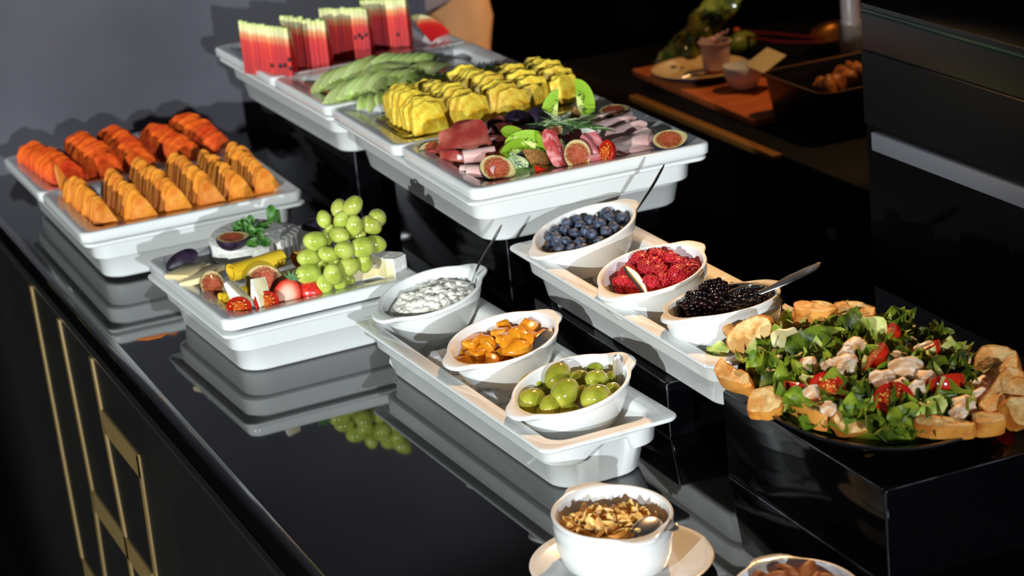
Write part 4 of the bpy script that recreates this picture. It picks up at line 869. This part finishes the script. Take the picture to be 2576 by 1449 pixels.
for i in range(120):
    a = rnd.uniform(0, 6.283); rr = math.sqrt(rnd.random())*.84
    p = sal(rr*math.cos(a), rr*math.sin(a), -13)-Vector((SC.x, SC.y, 0))
    shred.append(xf(leafgrid(44, 22, 1, .4, 5, 3, 1, i), T(p, Vector((rnd.uniform(-.6, .6), rnd.uniform(-.6, .6), 1)), Vector((rnd.uniform(-1, 1), rnd.uniform(-1, 1), 0)))))
def dm(s): return [sx_*188*.86*s*math.cos(t*math.pi/18)+sy_*120*.86*s*math.sin(t*math.pi/18)+Vector((0, 0, dome(.86*s, 0)-16)) for t in range(36)]
shred.append(loft([dm(s) for s in (1, .8, .6, .4, .2)], False, True))
obj('shredded_lettuce', mk(*join(*shred), lettuce[0], 70), fr((SC.x, SC.y, 0)), label='shredded dark lettuce filling the bottom of the salad platter', cat='lettuce', kind='stuff')
def reg(x, y):
    p = sx_*x*188+sy_*y*120; ax, ay = p.x*.93-p.y*.365, p.x*.365+p.y*.93
    return ('front ' if ay < -35 else 'back ' if ay > 35 else 'middle ')+('left' if ax < -45 else 'right' if ax > 45 else 'centre')
tones = ['dark green', 'mid green', 'pale yellow green']
for i in range(180):
    a = rnd.uniform(0, 6.283); rr = math.sqrt(rnd.random())*.86
    x, y = rr*math.cos(a), rr*math.sin(a)
    tone = rnd.choice([0, 0, 1, 1, 1, 2]); 
    d = Vector((rnd.uniform(-.8, .5), rnd.uniform(-1.0, .3), 1))
    obj('lettuce_leaf', rnd.choice(lf)[tone], fr(sal(x, y, rnd.uniform(-6, 5)), d, Vector((rnd.uniform(-1, 1), rnd.uniform(-1, 1), rnd.uniform(-.3, .3))), rnd.uniform(.75, 1.2)), label='torn %s lettuce leaf tossed in the %s of the salad' % (tones[tone], reg(x, y)), cat='lettuce', group='%s lettuce leaves in the %s' % (tones[tone], reg(x, y)))
def sp_at(cx, cy, dz=6):
    px, py = 1780+cx*.309, 740+cy*.309; z = 140
    for _ in range(8):
        p = at(px, py, z); d = p-SC; x, y = d.dot(sx_)/188, d.dot(sy_)/120; z = dome(x, y)+dz
    return at(px, py, z)
big = [(850, 430, 0, (-.2, -.8, .6), (1, .4, -.6), 1.35, 'broad dark lettuce leaf standing near the back of the salad'), (590, 680, 0, (-.2, -.6, .8), (1, .6, 0), 1.45, 'broad glossy lettuce leaf at the left of the salad'), (330, 400, 0, (-.3, -.7, .6), (.2, .3, 1), 1.1, 'dark curled lettuce leaf behind the left bread slice'), (960, 380, 1, (.5, -.8, .4), (.1, .1, -1), 1.2, 'bright folded lettuce strip at the top of the salad'), (1170, 290, 0, (-.4, -.6, .5), (.3, .2, 1), 1.1, 'dark lettuce leaf below the top bread slices'), (1650, 520, 0, (.1, -.5, .8), (1, .1, -.7), 1.4, 'long dark lettuce leaf right of the salad centre'), (2150, 620, 0, (.1, -.5, .9), (1, .1, -.1), 1.5, 'wide dark lettuce leaf by the right bread slice'), (1060, 780, 1, (-.1, -.7, .7), (1, 0, .1), 1.3, 'bright green lettuce leaf in front centre of the salad'), (1620, 1010, 1, (-.1, -.8, .6), (1, -.1, -.4), .95, 'bright green lettuce leaf at the front rim'), (1830, 970, 2, (.2, -.8, .5), (.8, 0, .6), 1.2, 'pale frilled lettuce leaf at the front rim'), (1390, 340, 2, (.2, -.6, .6), (-.3, .2, 1), 1.1, 'pale curved lettuce heart near the back of the salad'), (2000, 480, 2, (-.1, -.7, .7), (1, .1, .1), 1.0, 'yellow frilled lettuce piece at the right rear rim'), (1860, 590, 2, (.3, -.6, .6), (.2, .2, 1), .9, 'whitish lettuce rib right of the centre chicken'), (430, 620, 1, (-.4, -.7, .6), (.3, .2, -1), 1.2, 'mid green lettuce leaf above the left bread crust'), (820, 860, 1, (0, -.6, .8), (1, -.3, 0), 1.1, 'narrow mid green leaf at the left front of the salad'), (1200, 960, 1, (0, -.7, .7), (1, .3, 0), 1.1, 'mid green leaf above the toasted front slice'), (90, 460, 2, (-.3, -.6, .8), (1, -.4, 0), .6, 'small yellow leaf hanging over the left rim'), (1330, 770, 0, (0, -.6, .8), (1, .2, 0), 1.0, 'dark leaf around the halved cherry tomato')]
for k, (cx, cy, tn, nn, xx, s, lb) in enumerate(big):
    obj('lettuce_leaf', lf[k % 4][tn], fr(sp_at(cx, cy, 9), nn, xx, s*.9), label=lb, cat='lettuce')
chick = mat('cooked_chicken', rgb(206, 152, 100), .5, col2=rgb(244, 228, 204), scale=70, bump=.9, bscale=120, stretch=(1, 3, 1))
ck = [mk(*ico(10, 2, .7, 1.2, s, (1.3, .85, .7)), chick, 35) for s in (3, 7, 12)]
for k, (cx, cy, s, lb) in enumerate([(1620, 610, 1.9, 'largest chicken piece at the centre of the salad'), (1410, 690, 1.5, 'angular chicken piece left of the largest one'), (1790, 680, 1.2, 'chicken piece with torn edge right of the largest one'), (1690, 770, 1.1, 'chicken piece just above the halved cherry tomato'), (1560, 740, 1.0, 'small shredded chicken bit between larger pieces'), (1120, 560, 1.4, 'white chicken cube left of the salad centre'), (985, 580, .95, 'small white chicken cube at the left of the pair'), (1050, 640, .9, 'long thin chicken shred near the dark leaf'), (820, 585, 1.3, 'white chicken cube with a red tomato speck'), (870, 790, 1.2, 'chicken cube beside the left tomato wedges'), (1010, 935, 1.2, 'chicken cube near the front left bread'), (1200, 430, 1.5, 'long pale chicken strip near the back'), (1120, 490, 1.0, 'ragged chicken bit under the pale strip'), (1560, 510, 1.0, 'chicken bit on the long dark leaf'), (2090, 900, 1.4, 'chicken piece at the right front'), (2210, 840, 1.3, 'chicken piece leaning on the right bread'), (2220, 740, 1.2, 'whitish chicken piece near the right tomato'), (2040, 960, 1.0, 'small chicken shred at the right front rim'), (2120, 550, .9, 'white chicken crumb by the yellow lettuce')]):
    obj('chicken_piece', ck[k % 3], fr(sp_at(cx, cy, 12), Vector((rnd.uniform(-.4, .4), -.7, .7)), Vector((1, rnd.uniform(-.5, .5), rnd.uniform(-.2, .2))), s*.82), label=lb, cat='chicken')
cab_m = mat('pale_cabbage', rgb(226, 218, 160), .35, col2=rgb(236, 232, 196), scale=20, sss=.2)
fold('cabbage_piece', 'flat cream cabbage piece at the left back of the salad', 'cabbage', sp_at(650, 430, 10), 44, 32, cab_m, (-.2, -.6, .7), (.1, .2, 1), 2, .5, 3, 0, 2)
fold('onion_piece', 'translucent onion petal near the back right of the salad', 'onion', sp_at(1800, 450, 10), 30, 22, onion_m, (.1, -.4, .9), (1, .2, .2), 0, .5, 7, 1, 2.5)
fold('onion_piece', 'small pinkish onion sliver above the onion petal', 'onion', sp_at(1650, 385, 8), 14, 9, onion_m, (0, -.6, .7), (1, .2, .5), 0, .5, 3, 1, 2)
fold('cabbage_piece', 'thin white cabbage shred between the tomato wedges', 'cabbage', sp_at(860, 710, 10), 20, 9, cab_m, (0, -.4, .9), (1, 0, 0), 0, .5, 3, 1, 1.5)
for cx, cy, nn, xx, s, lb in [(1515, 850, (-.2, -.75, .65), (1, -.1, 0), 1.4, 'halved cherry tomato with seeds at the front of the salad'), (775, 725, (.3, .2, .95), (1, -.4, -.2), 1.35, 'tomato wedge at the left of the salad'), (975, 790, (-.6, -.6, .5), (.5, -.3, -.8), 1.45, 'tomato wedge right of the left wedge'), (1345, 505, (-.5, .3, .6), (.8, .4, .5), 1.3, 'tomato wedge near the centre back of the salad'), (1475, 315, (-.7, .1, .5), (.8, -.3, -.4), .9, 'small tomato piece at the back of the salad'), (1740, 440, (-.2, .4, .9), (1, .2, 0), 1.5, 'flat tomato wedge behind the onion petal'), (1925, 700, (.1, .6, .8), (1, .1, 0), 1.5, 'tomato wedge right of the chicken pieces'), (2385, 655, (.2, .8, -.3), (1, .2, 0), 1.6, 'cherry tomato half skin up beside the right bread'), (465, 530, (0, .3, .9), (1, 0, 0), .7, 'small tomato bit under the left leaves'), (800, 545, (0, -.4, .9), (1, 0, 0), .45, 'tiny tomato bit on the white chicken cube')]:
    tomato(lb, sp_at(cx, cy, 12), nn, xx, s)
crust = mat('toasted_crust', rgb(176, 96, 28), .55, col2=rgb(216, 146, 58), scale=45, bump=.5, bscale=140)
crumb = mat('toasted_crumb', rgb(206, 148, 74), .7, col2=rgb(236, 198, 134), scale=70, bump=.9, bscale=220)
def bread(label, p0, p1, wd, th, nrm, seed=0, taper=1):
    p0, p1 = Vector(p0), Vector(p1); ax = p1-p0; L = ax.length
    nrm = Vector(nrm); au = ax.normalized(); nrm = nrm-au*nrm.dot(au)
    t = thing('bread_slice', label, 'bread', fr((p0+p1)/2, nrm, ax)); o = []
    for i in range(26):
        a = 2*math.pi*i/26; c, s = math.cos(a), math.sin(a)
        x = L/2*abs(c)**.8*(1 if c > 0 else -1); y = wd/2*abs(s)**.8*(1 if s > 0 else -1)*(1-.12*(taper*c))
        k = 1+.16*noise.noise(Vector((c*2, s*2, seed))); o.append((x*k, y*k, 4*math.sin(a*2+seed)*.3))
    zz = lambda p, z, s: (p[0]*s, p[1]*s+3*math.sin(p[0]*.05+seed*2), z+3*math.sin(p[0]*.07+seed)+p[2])
    obj('crust', mk(*loft([[zz(p, z, s) for p in o] for s, z in ((.93, -th/2+.8), (.99, -th/2+.2), (1.01, 0), (.99, th/2-.2), (.93, th/2-.8))], False, False), crust, 60), None, t)
    for sg in (-1, 1):
        g_ = loft([[zz((p[0], p[1], p[2]+(noise.noise(Vector((p[0]*s*.2, p[1]*s*.2, seed)))*1.0)), sg*(th/2-.5+b_), s) for p in o] for s, b_ in ((.955, -.3), (.8, .2), (.55, .5), (.3, .3), (.1, .5))], False, True)
        obj('crumb', mk(*g_, crumb, 60), None, t)
def C(cx, cy, z): return at(1780+cx*.309, 740+cy*.309, z+(8 if z < 130 and z > 100 else 3))
bread('thick bread slice lying at the back left top of the salad', C(690, 215, 158), C(1060, 215, 158), 34, 15, (-.1, -.6, .8), 1)
bread('long bread slice behind, its golden crust uppermost', C(700, 150, 166), C(1040, 160, 166), 24, 14, (0, -.1, 1), 2)
bread('bread slice with grey crumb at the back right top of the salad', C(1010, 180, 160), C(1365, 165, 160), 30, 14, (0, -.45, .85), 3)
bread('oval toasted slice leaning upright at the left rear rim', C(200, 455, 132), C(520, 215, 165), 30, 9, (-.35, -.8, .5), 4)
bread('toasted slice edge behind the left leaning slice', C(430, 430, 136), C(540, 240, 160), 16, 9, (.6, -.6, .3), 5)
bread('curved crust piece at the left end of the platter', C(120, 580, 127), C(335, 800, 127), 20, 15, (-.5, -.4, 1), 6)
bread('small round toasted slice at the left front rim', C(330, 905, 124), C(625, 915, 124), 33, 13, (-.1, -.55, .8), 7)
bread('toasted bread strip at the front rim beside the round slice', C(640, 850, 130), C(990, 1030, 127), 18, 18, (.1, -.4, .9), 8)
bread('pale crustless bread slice in the centre of the front rim', C(1000, 1055, 126), C(1475, 975, 130), 26, 13, (0, -.75, .6), 9)
bread('long golden crust slice at the right front rim', C(1680, 1090, 126), C(2180, 1100, 126), 17, 15, (0, -.25, 1), 10)
bread('golden crust slice at the right front, end of the row', C(2160, 1070, 127), C(2420, 1020, 127), 18, 17, (0, -.3, 1), 11)
bread('long toasted slice leaning at the right of the salad', C(2240, 985, 134), C(2540, 670, 152), 26, 17, (-.3, -.4, 1), 12)
bread('bread slice behind the leaning one at the right edge', C(2390, 990, 132), C(2620, 760, 146), 24, 15, (-.2, -.4, 1), 13)
bread('broken bread end at the far right rim', C(2430, 1030, 128), C(2620, 930, 134), 30, 14, (.1, -.8, .6), 14)
bread('round pale bun slice at the right rear of the salad', C(2190, 620, 140), C(2540, 590, 146), 50, 16, (-.1, -.55, .8), 15)
bread('torn crust tip at the left rear rim', C(140, 270, 150), C(225, 370, 140), 12, 6, (-.3, -.7, .6), 16)
cr = [mk(*ico(4.2, 1, .5, 1, s), crust, 30) for s in (1, 2)]
obj('bread_crumb', cr[0], fr(C(1310, 1265, 98)+Vector((0, 0, 3)), s=1.3), label='larger bread crumb on the riser below the platter', cat='crumb')
obj('bread_crumb', cr[1], fr(C(1300, 1232, 98)+Vector((0, 0, 2)), s=.8), label='smaller bread crumb on the riser below the platter', cat='crumb')

# ------------------------------------------------------------------ right hand cabinet
cb = thing('tall_cabinet', 'tall black cabinet with a pale grey handle strip, right edge of the picture', 'cabinet', fr((1000, -56, -900)))
Mi = Matrix.Translation((-1.0, .056, .9))
obj('body', mk(*box(1000, 1145, -1700, -56, -900, 352, 2), blackgloss, 30), Mi, cb)
obj('handle_strip', mk(*box(992, 1004, -1500, -80, 164, 188, 1.5), mat('grey_aluminium', (.15, .15, .17, 1), .5, metal=.0), 30), Mi, cb, 'flat pale grey handle strip')
obj('upper_door', mk(*box(994, 1002, -1500, -62, 196, 292, 1), mat('charcoal_lacquer', (.003, .003, .003, 1), .6, spec=.3), 30), Mi, cb)
obj('glass_shelf', mk(*box(996, 1140, -1500, -62, 340, 346, .8), mat('green_edge_glass', (.012, .024, .022, 1), .1, ior=1.5), 30), Mi, cb, 'greenish glass shelf edge')

# ------------------------------------------------------------------ back counter across the aisle
bc = thing('back_counter', 'dark service counter with a gold trim across the aisle behind', 'counter', fr((1560, 1500, -900)))
Mi = Matrix.Translation((-1.56, -1.5, .9))
obj('counter_top', mk(*box(1175, 1960, 250, 1340, -26, 0, 2), blackm, 30), Mi, bc)
obj('counter_body', mk(*box(1200, 1950, 270, 1330, -900, -26), blackm, 20), Mi, bc)
obj('gold_trim', mk(*box(1160, 1178, 500, 1010, -9, 1, 1.5), mat('aged_brass', rgb(150, 100, 35), .5, metal=.2), 30), Mi, bc, 'dull gold edge strip')
wood = mat('orange_wood', rgb(186, 92, 40), .5, col2=rgb(206, 112, 52), scale=12, stretch=(1, 8, 1))
obj('wooden_board', mk(*box(-75, 75, -235, 235, 0, 12, 2), wood, 30), fr((1302, 905, 0), x=(1, -.02, 0)), label='orange wooden board lying under the dirty plate', cat='board')
cream = mat('cream_glaze', rgb(226, 186, 120), .3, col2=rgb(236, 204, 146), scale=20)
pp = Vector((1297, 1000, 14))
pt = thing('dirty_plate', 'cream topped plate with dark underside and food stains on the back counter', 'plate', fr(pp))
obj('plate_body', mk(*loft([[(86*s*math.cos(t*.1309), 86*s*math.sin(t*.1309), z) for t in range(48)] for s, z in ((.5, 0), (.8, 4), (1.0, 14), (1.0, 16))], True, False), mat('dark_plate_underside', (.02, .02, .035, 1), .4), 60), None, pt)
obj('plate_face', mk(*loft([[(86*s*math.cos(t*.1309), 86*s*math.sin(t*.1309), z) for t in range(48)] for s, z in ((1.0, 16), (.985, 17.2), (.9, 15), (.7, 9), (.3, 8))], False, True), cream, 60), None, pt)
stain = mat('dark_food_stain', rgb(70, 36, 16), .5)
for (px, py, s) in ((1716, 170, 4), (1695, 168, 6)): obj('food_stain', mk(*ico(s, 2, .3, 1, s, (1, 1, .3)), stain, 60), fr(at(px, py, 25)-pp), pt)
pt2 = at(1803, 178, 26)
cup = thing('yogurt_cup', 'white and pink yogurt cup with its foil lid peeled back, on the dirty plate', 'cup', fr(pt2))
cupm = mat('pink_white_cup', rgb(214, 176, 172), .4, col2=rgb(228, 208, 204), scale=14)
obj('cup_body', mk(*loft([[(r*math.cos(t*.2618), r*math.sin(t*.2618), z) for t in range(24)] for r, z in ((22, 0), (23, 1), (25.5, 50), (29, 51), (29, 53), (26, 53), (24, 40), (21, 4))]), cupm, 50), None, cup)
obj('red_base_band', mk(*loft([[(r*math.cos(t*.2618), r*math.sin(t*.2618), z) for t in range(24)] for r, z in ((23.4, .5), (23.8, 5))], False, False), mat('red_print', rgb(150, 30, 24), .4), 50), None, cup)
obj('foil_lid', mk(*grid(lambda u, v: Vector(((u-.5)*40, (v-.5)*34+6*noise.noise(Vector((u*4, v*4, 2))), 56+16*u*(1-v)+9*noise.noise(Vector((u*5, v*5, 0))))), 10, 8, .6), mat('foil_pink', rgb(226, 150, 130), .3, col2=rgb(240, 220, 205), scale=30, metal=.2), 40), None, cup)
spoon('small teaspoon lying on the dirty plate', [at(1715, 195, 32), at(1735, 188, 34), at(1755, 180, 34)], [2.4, 2.2, 2.6], (0, 0, 1), at(1765, 178, 32), (1, .3, 0), (0, 0, 1), .55)
wb = at(1872, 222, 14)
obj('small_white_bowl', mk(*loft([[(r*math.cos(t*.2094), r*math.sin(t*.2094), z) for t in range(30)] for r, z in ((16, 0), (22, 3), (32, 22), (35, 40), (34, 41), (31, 24), (18, 5))]), porcelain, 60), fr(wb), label='small white bowl between the plate and the black roasting pan', cat='bowl')
obj('spatula', mk(*xf(join(box(-4, 62, -20, 20, -1.2, 1.2, 1)), T((0, 0, 0))), mat('cream_plastic', rgb(206, 190, 140), .35), 30), fr(at(1900, 172, 56), (-.1, -.35, .9), (1, .45, .2)), label='cream plastic spatula laid across the small white bowl', cat='spatula')
pn = thing('roasting_pan', 'deep black roasting pan with food remains, behind the tall cabinet edge', 'pan', fr((1370, 600, 0)))
def prr(i, z, r): return [(x, y, z) for x, y in rrect(235-2*i, 205-2*i, r, 6, 2)]
obj('pan_body', mk(*loft([prr(14, 0, 22), prr(10, 4, 24), prr(2, 76, 24), prr(0, 80, 24), prr(4, 80, 22), prr(14, 12, 20)]), mat('black_enamel', (.010, .010, .012, 1), .3), 50), None, pn)
obj('pan_rim', mk(*tube([Vector((x, y, 80.5)) for x, y, _ in prr(1, 80, 24)]+[Vector(prr(1, 80.5, 24)[0])], 1.3, 6), mat('golden_rim', rgb(150, 104, 50), .4, metal=.3), 60), None, pn, 'golden rim')  # thin golden tube along the top rim of the pan
obj('food_remains', mk(*join(*[xf(ico(1, 2, .6, 1.3, k), T((at(2070+k*8, 215-k*4+(k % 3)*6, 60)-Vector((1370, 600, 0))), rx(), rx(), (17, 13, 12))) for k in range(12)]), mat('brown_bake', rgb(196, 120, 42), .5, col2=rgb(130, 70, 24), scale=60, bump=.6), 60), fr((0, 0, 0)), pn, 'browned food remains heaped in the pan corner')
gl = at(2140, 178, 80)
bt = thing('pepper_mill', 'tall grey metal mill standing beside the cabinet edge', 'mill', fr(at(2148, 186, 0)))
obj('body', mk(*loft([[(r*math.cos(t*.2618), r*math.sin(t*.2618), z) for t in range(24)] for r, z in ((20, 90), (20, 96), (17, 100), (17, 210), (20, 214), (20, 300), (16, 304))]), mat('grey_metal', rgb(120, 108, 108), .4), 50), None, bt)
obj('glass_base', mk(*loft([[(r*math.cos(t*.2618), r*math.sin(t*.2618), z) for t in range(24)] for r, z in ((21, 0), (22, 3), (22, 88), (20, 90))]), mat('smoky_glass', (.3, .26, .24, 1), .08, trans=.7), 50), None, bt)
# green wrapped herbs, cucumber, tongs
pk = at(1785, 85, 62)
film = mat('green_film', rgb(46, 62, 20), .12, col2=rgb(120, 116, 40), scale=18, coat=.8, bump=.6, bscale=25)
pkt = thing('herb_packet', 'crumpled shiny green film packet of herbs behind the yogurt cup', 'packet', fr(pk))
for k in range(9):
    obj('film_fold', mk(*grid(lambda u, v, k=k: Vector(((u-.5)*120, (v-.5)*46+10*noise.noise(Vector((u*3, v*3, k))), 26*noise.noise(Vector((u*4, v*4, k+.5)))+12*math.sin(math.pi*u))), 12, 8, .8), film, 40), fr(Vector((-45+k*12, 10-k*2, -20+k*11)), Vector((-.3, -.7, .6))+rx()*.3, Vector((1, .3, .55))+rx()*.25), pkt)
gm = mat('courgette_green', rgb(96, 120, 36), .35, col2=rgb(126, 140, 60), scale=30)
obj('courgette', mk(*sph(21, 21, 36, 18, 12, .08, 1), gm, 180), fr(at(1862, 108, 28), (1, .2, .1)), label='pale green courgette end lying right of the yogurt cup', cat='courgette')
obj('bread_roll', mk(*ico(26, 3, .25, 1.4, 2, (1.3, 1, .7)), mat('grey_brown_roll', rgb(96, 74, 50), .6, col2=rgb(120, 100, 66), scale=40), 80), fr(at(1735, 125, 22)), label='grey brown roll in shadow behind the dirty plate', cat='bread')
red = mat('dark_red_handle', rgb(96, 18, 16), .3); 
tg = thing('serving_tongs', 'dark red tongs with a light tip lying on the back counter', 'tongs', fr(at(1960, 90, 40)))
c0 = at(1960, 90, 40)
for dz in (0, 10): obj('arm', mk(*tube([at(1858, 79+dz, 40)-c0, at(1960, 86+dz*2, 42)-c0, at(2075, 97+dz, 38)-c0], [(4, 3), (5, 3), (4, 2)], 8), red, 60), None, tg)
obj('tip', mk(*ico(7, 2, .1, 1, 1), mat('coral_tip', rgb(200, 90, 56), .4), 60), fr(at(1853, 78, 40)-c0), tg, 'coral coloured tip')
obj('serving_spoon', mk(*grid(lambda u, v: Vector((34*math.cos(math.pi*u), 24*math.sin(math.pi*u)*math.cos(math.pi*v), -12*math.sin(math.pi*u)*math.sin(math.pi*v))), 14, 10, 1.4), mat('brass_bowl', rgb(130, 84, 34), .4, metal=.8), 80), fr(at(2088, 78, 40), (-.1, -.2, .95), (.8, .5, .1), 1.3), label='golden metal ladle bowl beside the grey mill', cat='ladle')
obj('wall_socket', mk(*box(-2, 2, -12, 12, -9, 9, 1), mat('grey_plastic', (.2, .22, .25, 1), .5), 30), fr((1198, 395, -110)), label='small pale switch plate on the back counter front', cat='socket')

# ------------------------------------------------------------------ person standing behind the partition
def skinmesh(name, nodes, edges, mt, parent=None, sub=2, label=None):
    me = bpy.data.meshes.new(name); me.from_pydata([tuple(c*.001 for c in n[0]) for n in nodes], edges, []); me.update()
    o = obj(name, me, None, parent, label)
    sk = o.modifiers.new('skin', 'SKIN'); 
    for i, n_ in enumerate(nodes):
        r = n_[1]; r = r if hasattr(r, '__len__') else (r, r); me.skin_vertices[0].data[i].radius = (r[0]*.001, r[1]*.001)
    me.skin_vertices[0].data[0].use_root = True
    sk.use_smooth_shade = True
    s = o.modifiers.new('sub', 'SUBSURF'); s.levels = sub; s.render_levels = sub
    me.materials.append(mt); return o
skin_c = mat('skin', rgb(196, 144, 112), .5, sss=.15)
per = thing('person', 'person in a loose grey shirt, black belt and tan trousers behind the partition end', 'person', fr((1010, 1680, -900)))
N = [((0, 0, 960), (125, 95)), ((0, 0, 1120), (115, 85)), ((0, 5, 1290), (140, 92)), ((0, 10, 1430), (120, 70)), ((0, 5, 1510), (52, 52)), ((0, 0, 1570), (58, 62)), ((0, -8, 1640), (78, 92)), ((0, -6, 1710), (74, 90)), ((0, 0, 1750), (45, 55)),
     ((-185, 10, 1420), (52, 52)), ((-230, 0, 1150), (42, 42)), ((-210, -90, 930), (30, 30)), ((-205, -120, 880), (34, 18)),
     ((185, 10, 1420), (52, 52)), ((215, 20, 1180), (42, 42)), ((140, -160, 1130), (30, 30)), ((100, -200, 1120), (34, 18)),
     ((-92, 0, 880), (85, 88)), ((-95, 5, 500), (56, 58)), ((-95, 15, 110), (38, 42)), ((-98, -90, 40), (40, 30)), ((92, 0, 880), (85, 88)), ((95, 5, 500), (56, 58)), ((95, 15, 110), (38, 42)), ((98, -90, 40), (40, 30))]
Ed = [(0, 1), (1, 2), (2, 3), (3, 4), (4, 5), (5, 6), (6, 7), (7, 8), (3, 9), (9, 10), (10, 11), (11, 12), (3, 13), (13, 14), (14, 15), (15, 16), (0, 17), (17, 18), (18, 19), (19, 20), (0, 21), (21, 22), (22, 23), (23, 24)]
for hx, hy, hz, sg in ((-205, -120, 880, 0), (100, -200, 1120, 1)):
    base = 12 if sg == 0 else 16
    for k in range(5):
        o_ = (k-1.5)*14; L = (42, 70, 78, 72, 58)[k]; b0 = len(N)
        if sg == 0: a = (hx+(8 if k == 0 else 0), hy+o_+(-10 if k == 0 else 0), hz-32); b = (hx+6, hy+o_*1.1, hz-32-L*.5); c_ = (hx+16, hy+o_*1.1+4, hz-32-L)
        else: a = (hx-32, hy+(0), hz+o_); b = (hx-32-L*.5, hy-4, hz+o_*1.1); c_ = (hx-32-L, hy+8, hz+o_*1.1)
        N += [(a, 9), (b, 8.5), (c_, 7)]; Ed += [(base, b0), (b0, b0+1), (b0+1, b0+2)]
skinmesh('body', N, Ed, skin_c, per)
shirt = mat('grey_shirt', rgb(118, 110, 118), .8, col2=rgb(140, 128, 132), scale=9, stretch=(1, 1, 3), bump=.5, bscale=12)
trs = mat('tan_trousers', rgb(190, 150, 108), .8, col2=rgb(168, 130, 92), scale=8, stretch=(1, 1, .5))
def ringcloth(name, specs, mt, fold_=10, nf=5, th=0, label=None):
    rings = []
    for cx, cy, z, a, b, tilt in specs:
        rings.append([(cx+(a+fold_*noise.noise(Vector((math.cos(t)*2, math.sin(t)*2, z*.02*nf*.3))))*math.cos(t), cy+(b+fold_*noise.noise(Vector((math.cos(t)*2+4, math.sin(t)*2, z*.02*nf*.3))))*math.sin(t), z+tilt*math.cos(t)+fold_*.6*math.sin(t*3+z*.01)) for t in [k*math.pi/24 for k in range(48)]])
    return obj(name, mk(*loft(rings, False, False), mt, 80), None, per, label)
ringcloth('shirt', [(0, 0, 1000, 166, 130, 22), (0, 0, 1025, 172, 138, 22), (0, 0, 1050, 150, 122, 20), (0, 0, 1085, 158, 126, 10), (0, 0, 1150, 148, 112, 0), (0, 5, 1290, 172, 118, 0), (0, 10, 1420, 170, 100, 0), (0, 8, 1480, 78, 66, 0)], shirt, 14)
ringcloth('belt', [(0, 0, 985, 138, 112, 30), (0, 0, 1015, 140, 114, 30)], blackm, 1)
ringcloth('trouser_hips', [(0, 0, 760, 160, 118, 0), (0, 0, 800, 166, 128, 0), (0, 0, 850, 162, 134, 8), (0, 0, 920, 172, 134, 12), (0, 0, 955, 158, 128, 18), (0, 0, 990, 132, 110, 26)], trs, 26)
for sx0 in (-1, 1): ringcloth('trouser_leg', [(sx0*92, 10, 90, 66, 70, 0), (sx0*94, 6, 300, 72, 76, 0), (sx0*94, 4, 500, 76, 80, 0), (sx0*88, 0, 700, 86, 98, 0), (sx0*80, 0, 800, 88, 112, 0)], trs, 9)
for sx0, pts in ((-1, [((-165, 10, 1440), 62), ((-235, 2, 1180), 54)]), (1, [((165, 10, 1440), 62), ((218, 20, 1200), 54)])):
    obj('sleeve', mk(*tube([pts[0][0], lerp(pts[0][0], pts[1][0], .5), pts[1][0]], [62, 58, 54], 16), shirt, 80), None, per)
hair = mat('dark_hair', (.01, .007, .005, 1), .6)
obj('hair', mk(*xf(sph(84, 98, 86, 24, 12, .06, 3, 1, 0, 1.9), T((0, 6, 1682))), hair, 80), None, per)
obj('nose', mk(*ico(1, 2, s=(11, 16, 22)), skin_c, 80), fr((0, -100, 1650)), per)
for s in (-1, 1):
    obj('eye', mk(*ico(10, 2), mat('eye_white', (.7, .7, .68, 1), .2), 180), fr((s*30, -86, 1672)), per); obj('ear', mk(*ico(1, 2, s=(9, 16, 28)), skin_c, 80), fr((s*80, 0, 1655)), per)
    obj('shoe', mk(*box(-48, 48, -140, 60, 0, 75, 20), blackm, 60), fr((s*96, 0, 0)), per)
obj('mouth', mk(*ico(1, 2, s=(24, 6, 7)), mat('lips', rgb(160, 80, 74), .5), 80), fr((0, -92, 1608)), per)
bpy.context.view_layer.update()
# say where in its bowl or fan each small repeated thing lies
PART = {'blackberry': ('shiny blackberry', 'of the oval bowl'), 'blueberry': ('dusty blue blueberry', 'of the oval bowl'), 'almond_flake': ('toasted almond flake', 'of the bowl on the saucer'), 'peach_piece': ('glossy peach piece in syrup', 'of its bowl'), 'raspberry': (None, 'of the raspberry bowl'), 'grape': (None, 'of the grape bowl'), 'honeydew_slice': (None, '')}
groups = {}
for o in bpy.data.objects:
    if o.parent is None and 'group' in o.keys() and o.name.split('.')[0] in PART: groups.setdefault(o['group'], []).append(o)
for g, L_ in groups.items():
    if len(L_) < 6: continue
    q = [(o.matrix_world.translation.dot(cR), -o.matrix_world.translation.y*.93-o.matrix_world.translation.x*.36) for o in L_]
    mx = sorted(a for a, b in q); lo, hi = mx[len(mx)//3], mx[2*len(mx)//3]; my = sorted(b for a, b in q)[len(q)//2]
    for o, (a, b) in zip(L_, q):
        r = ('left' if a < lo else 'right' if a > hi else 'middle'); d = 'near' if b > my else 'far'
        if o.name.startswith('honeydew'):
            o['label'] = o['label']+', %s part' % r; o['group'] = g+', %s part' % r; continue
        base, where = PART[o.name.split('.')[0]]
        base = base or ('loose green grape' if o.name.startswith('grape') else 'hollow raspberry facing the viewer' if 'hollow' in o['label'] else 'lower raspberry' if 'under' in o['label'] else 'red raspberry')
        o['label'] = '%s at the %s %s %s' % (base, d, r, where); o['group'] = g+', %s %s' % (d, r)
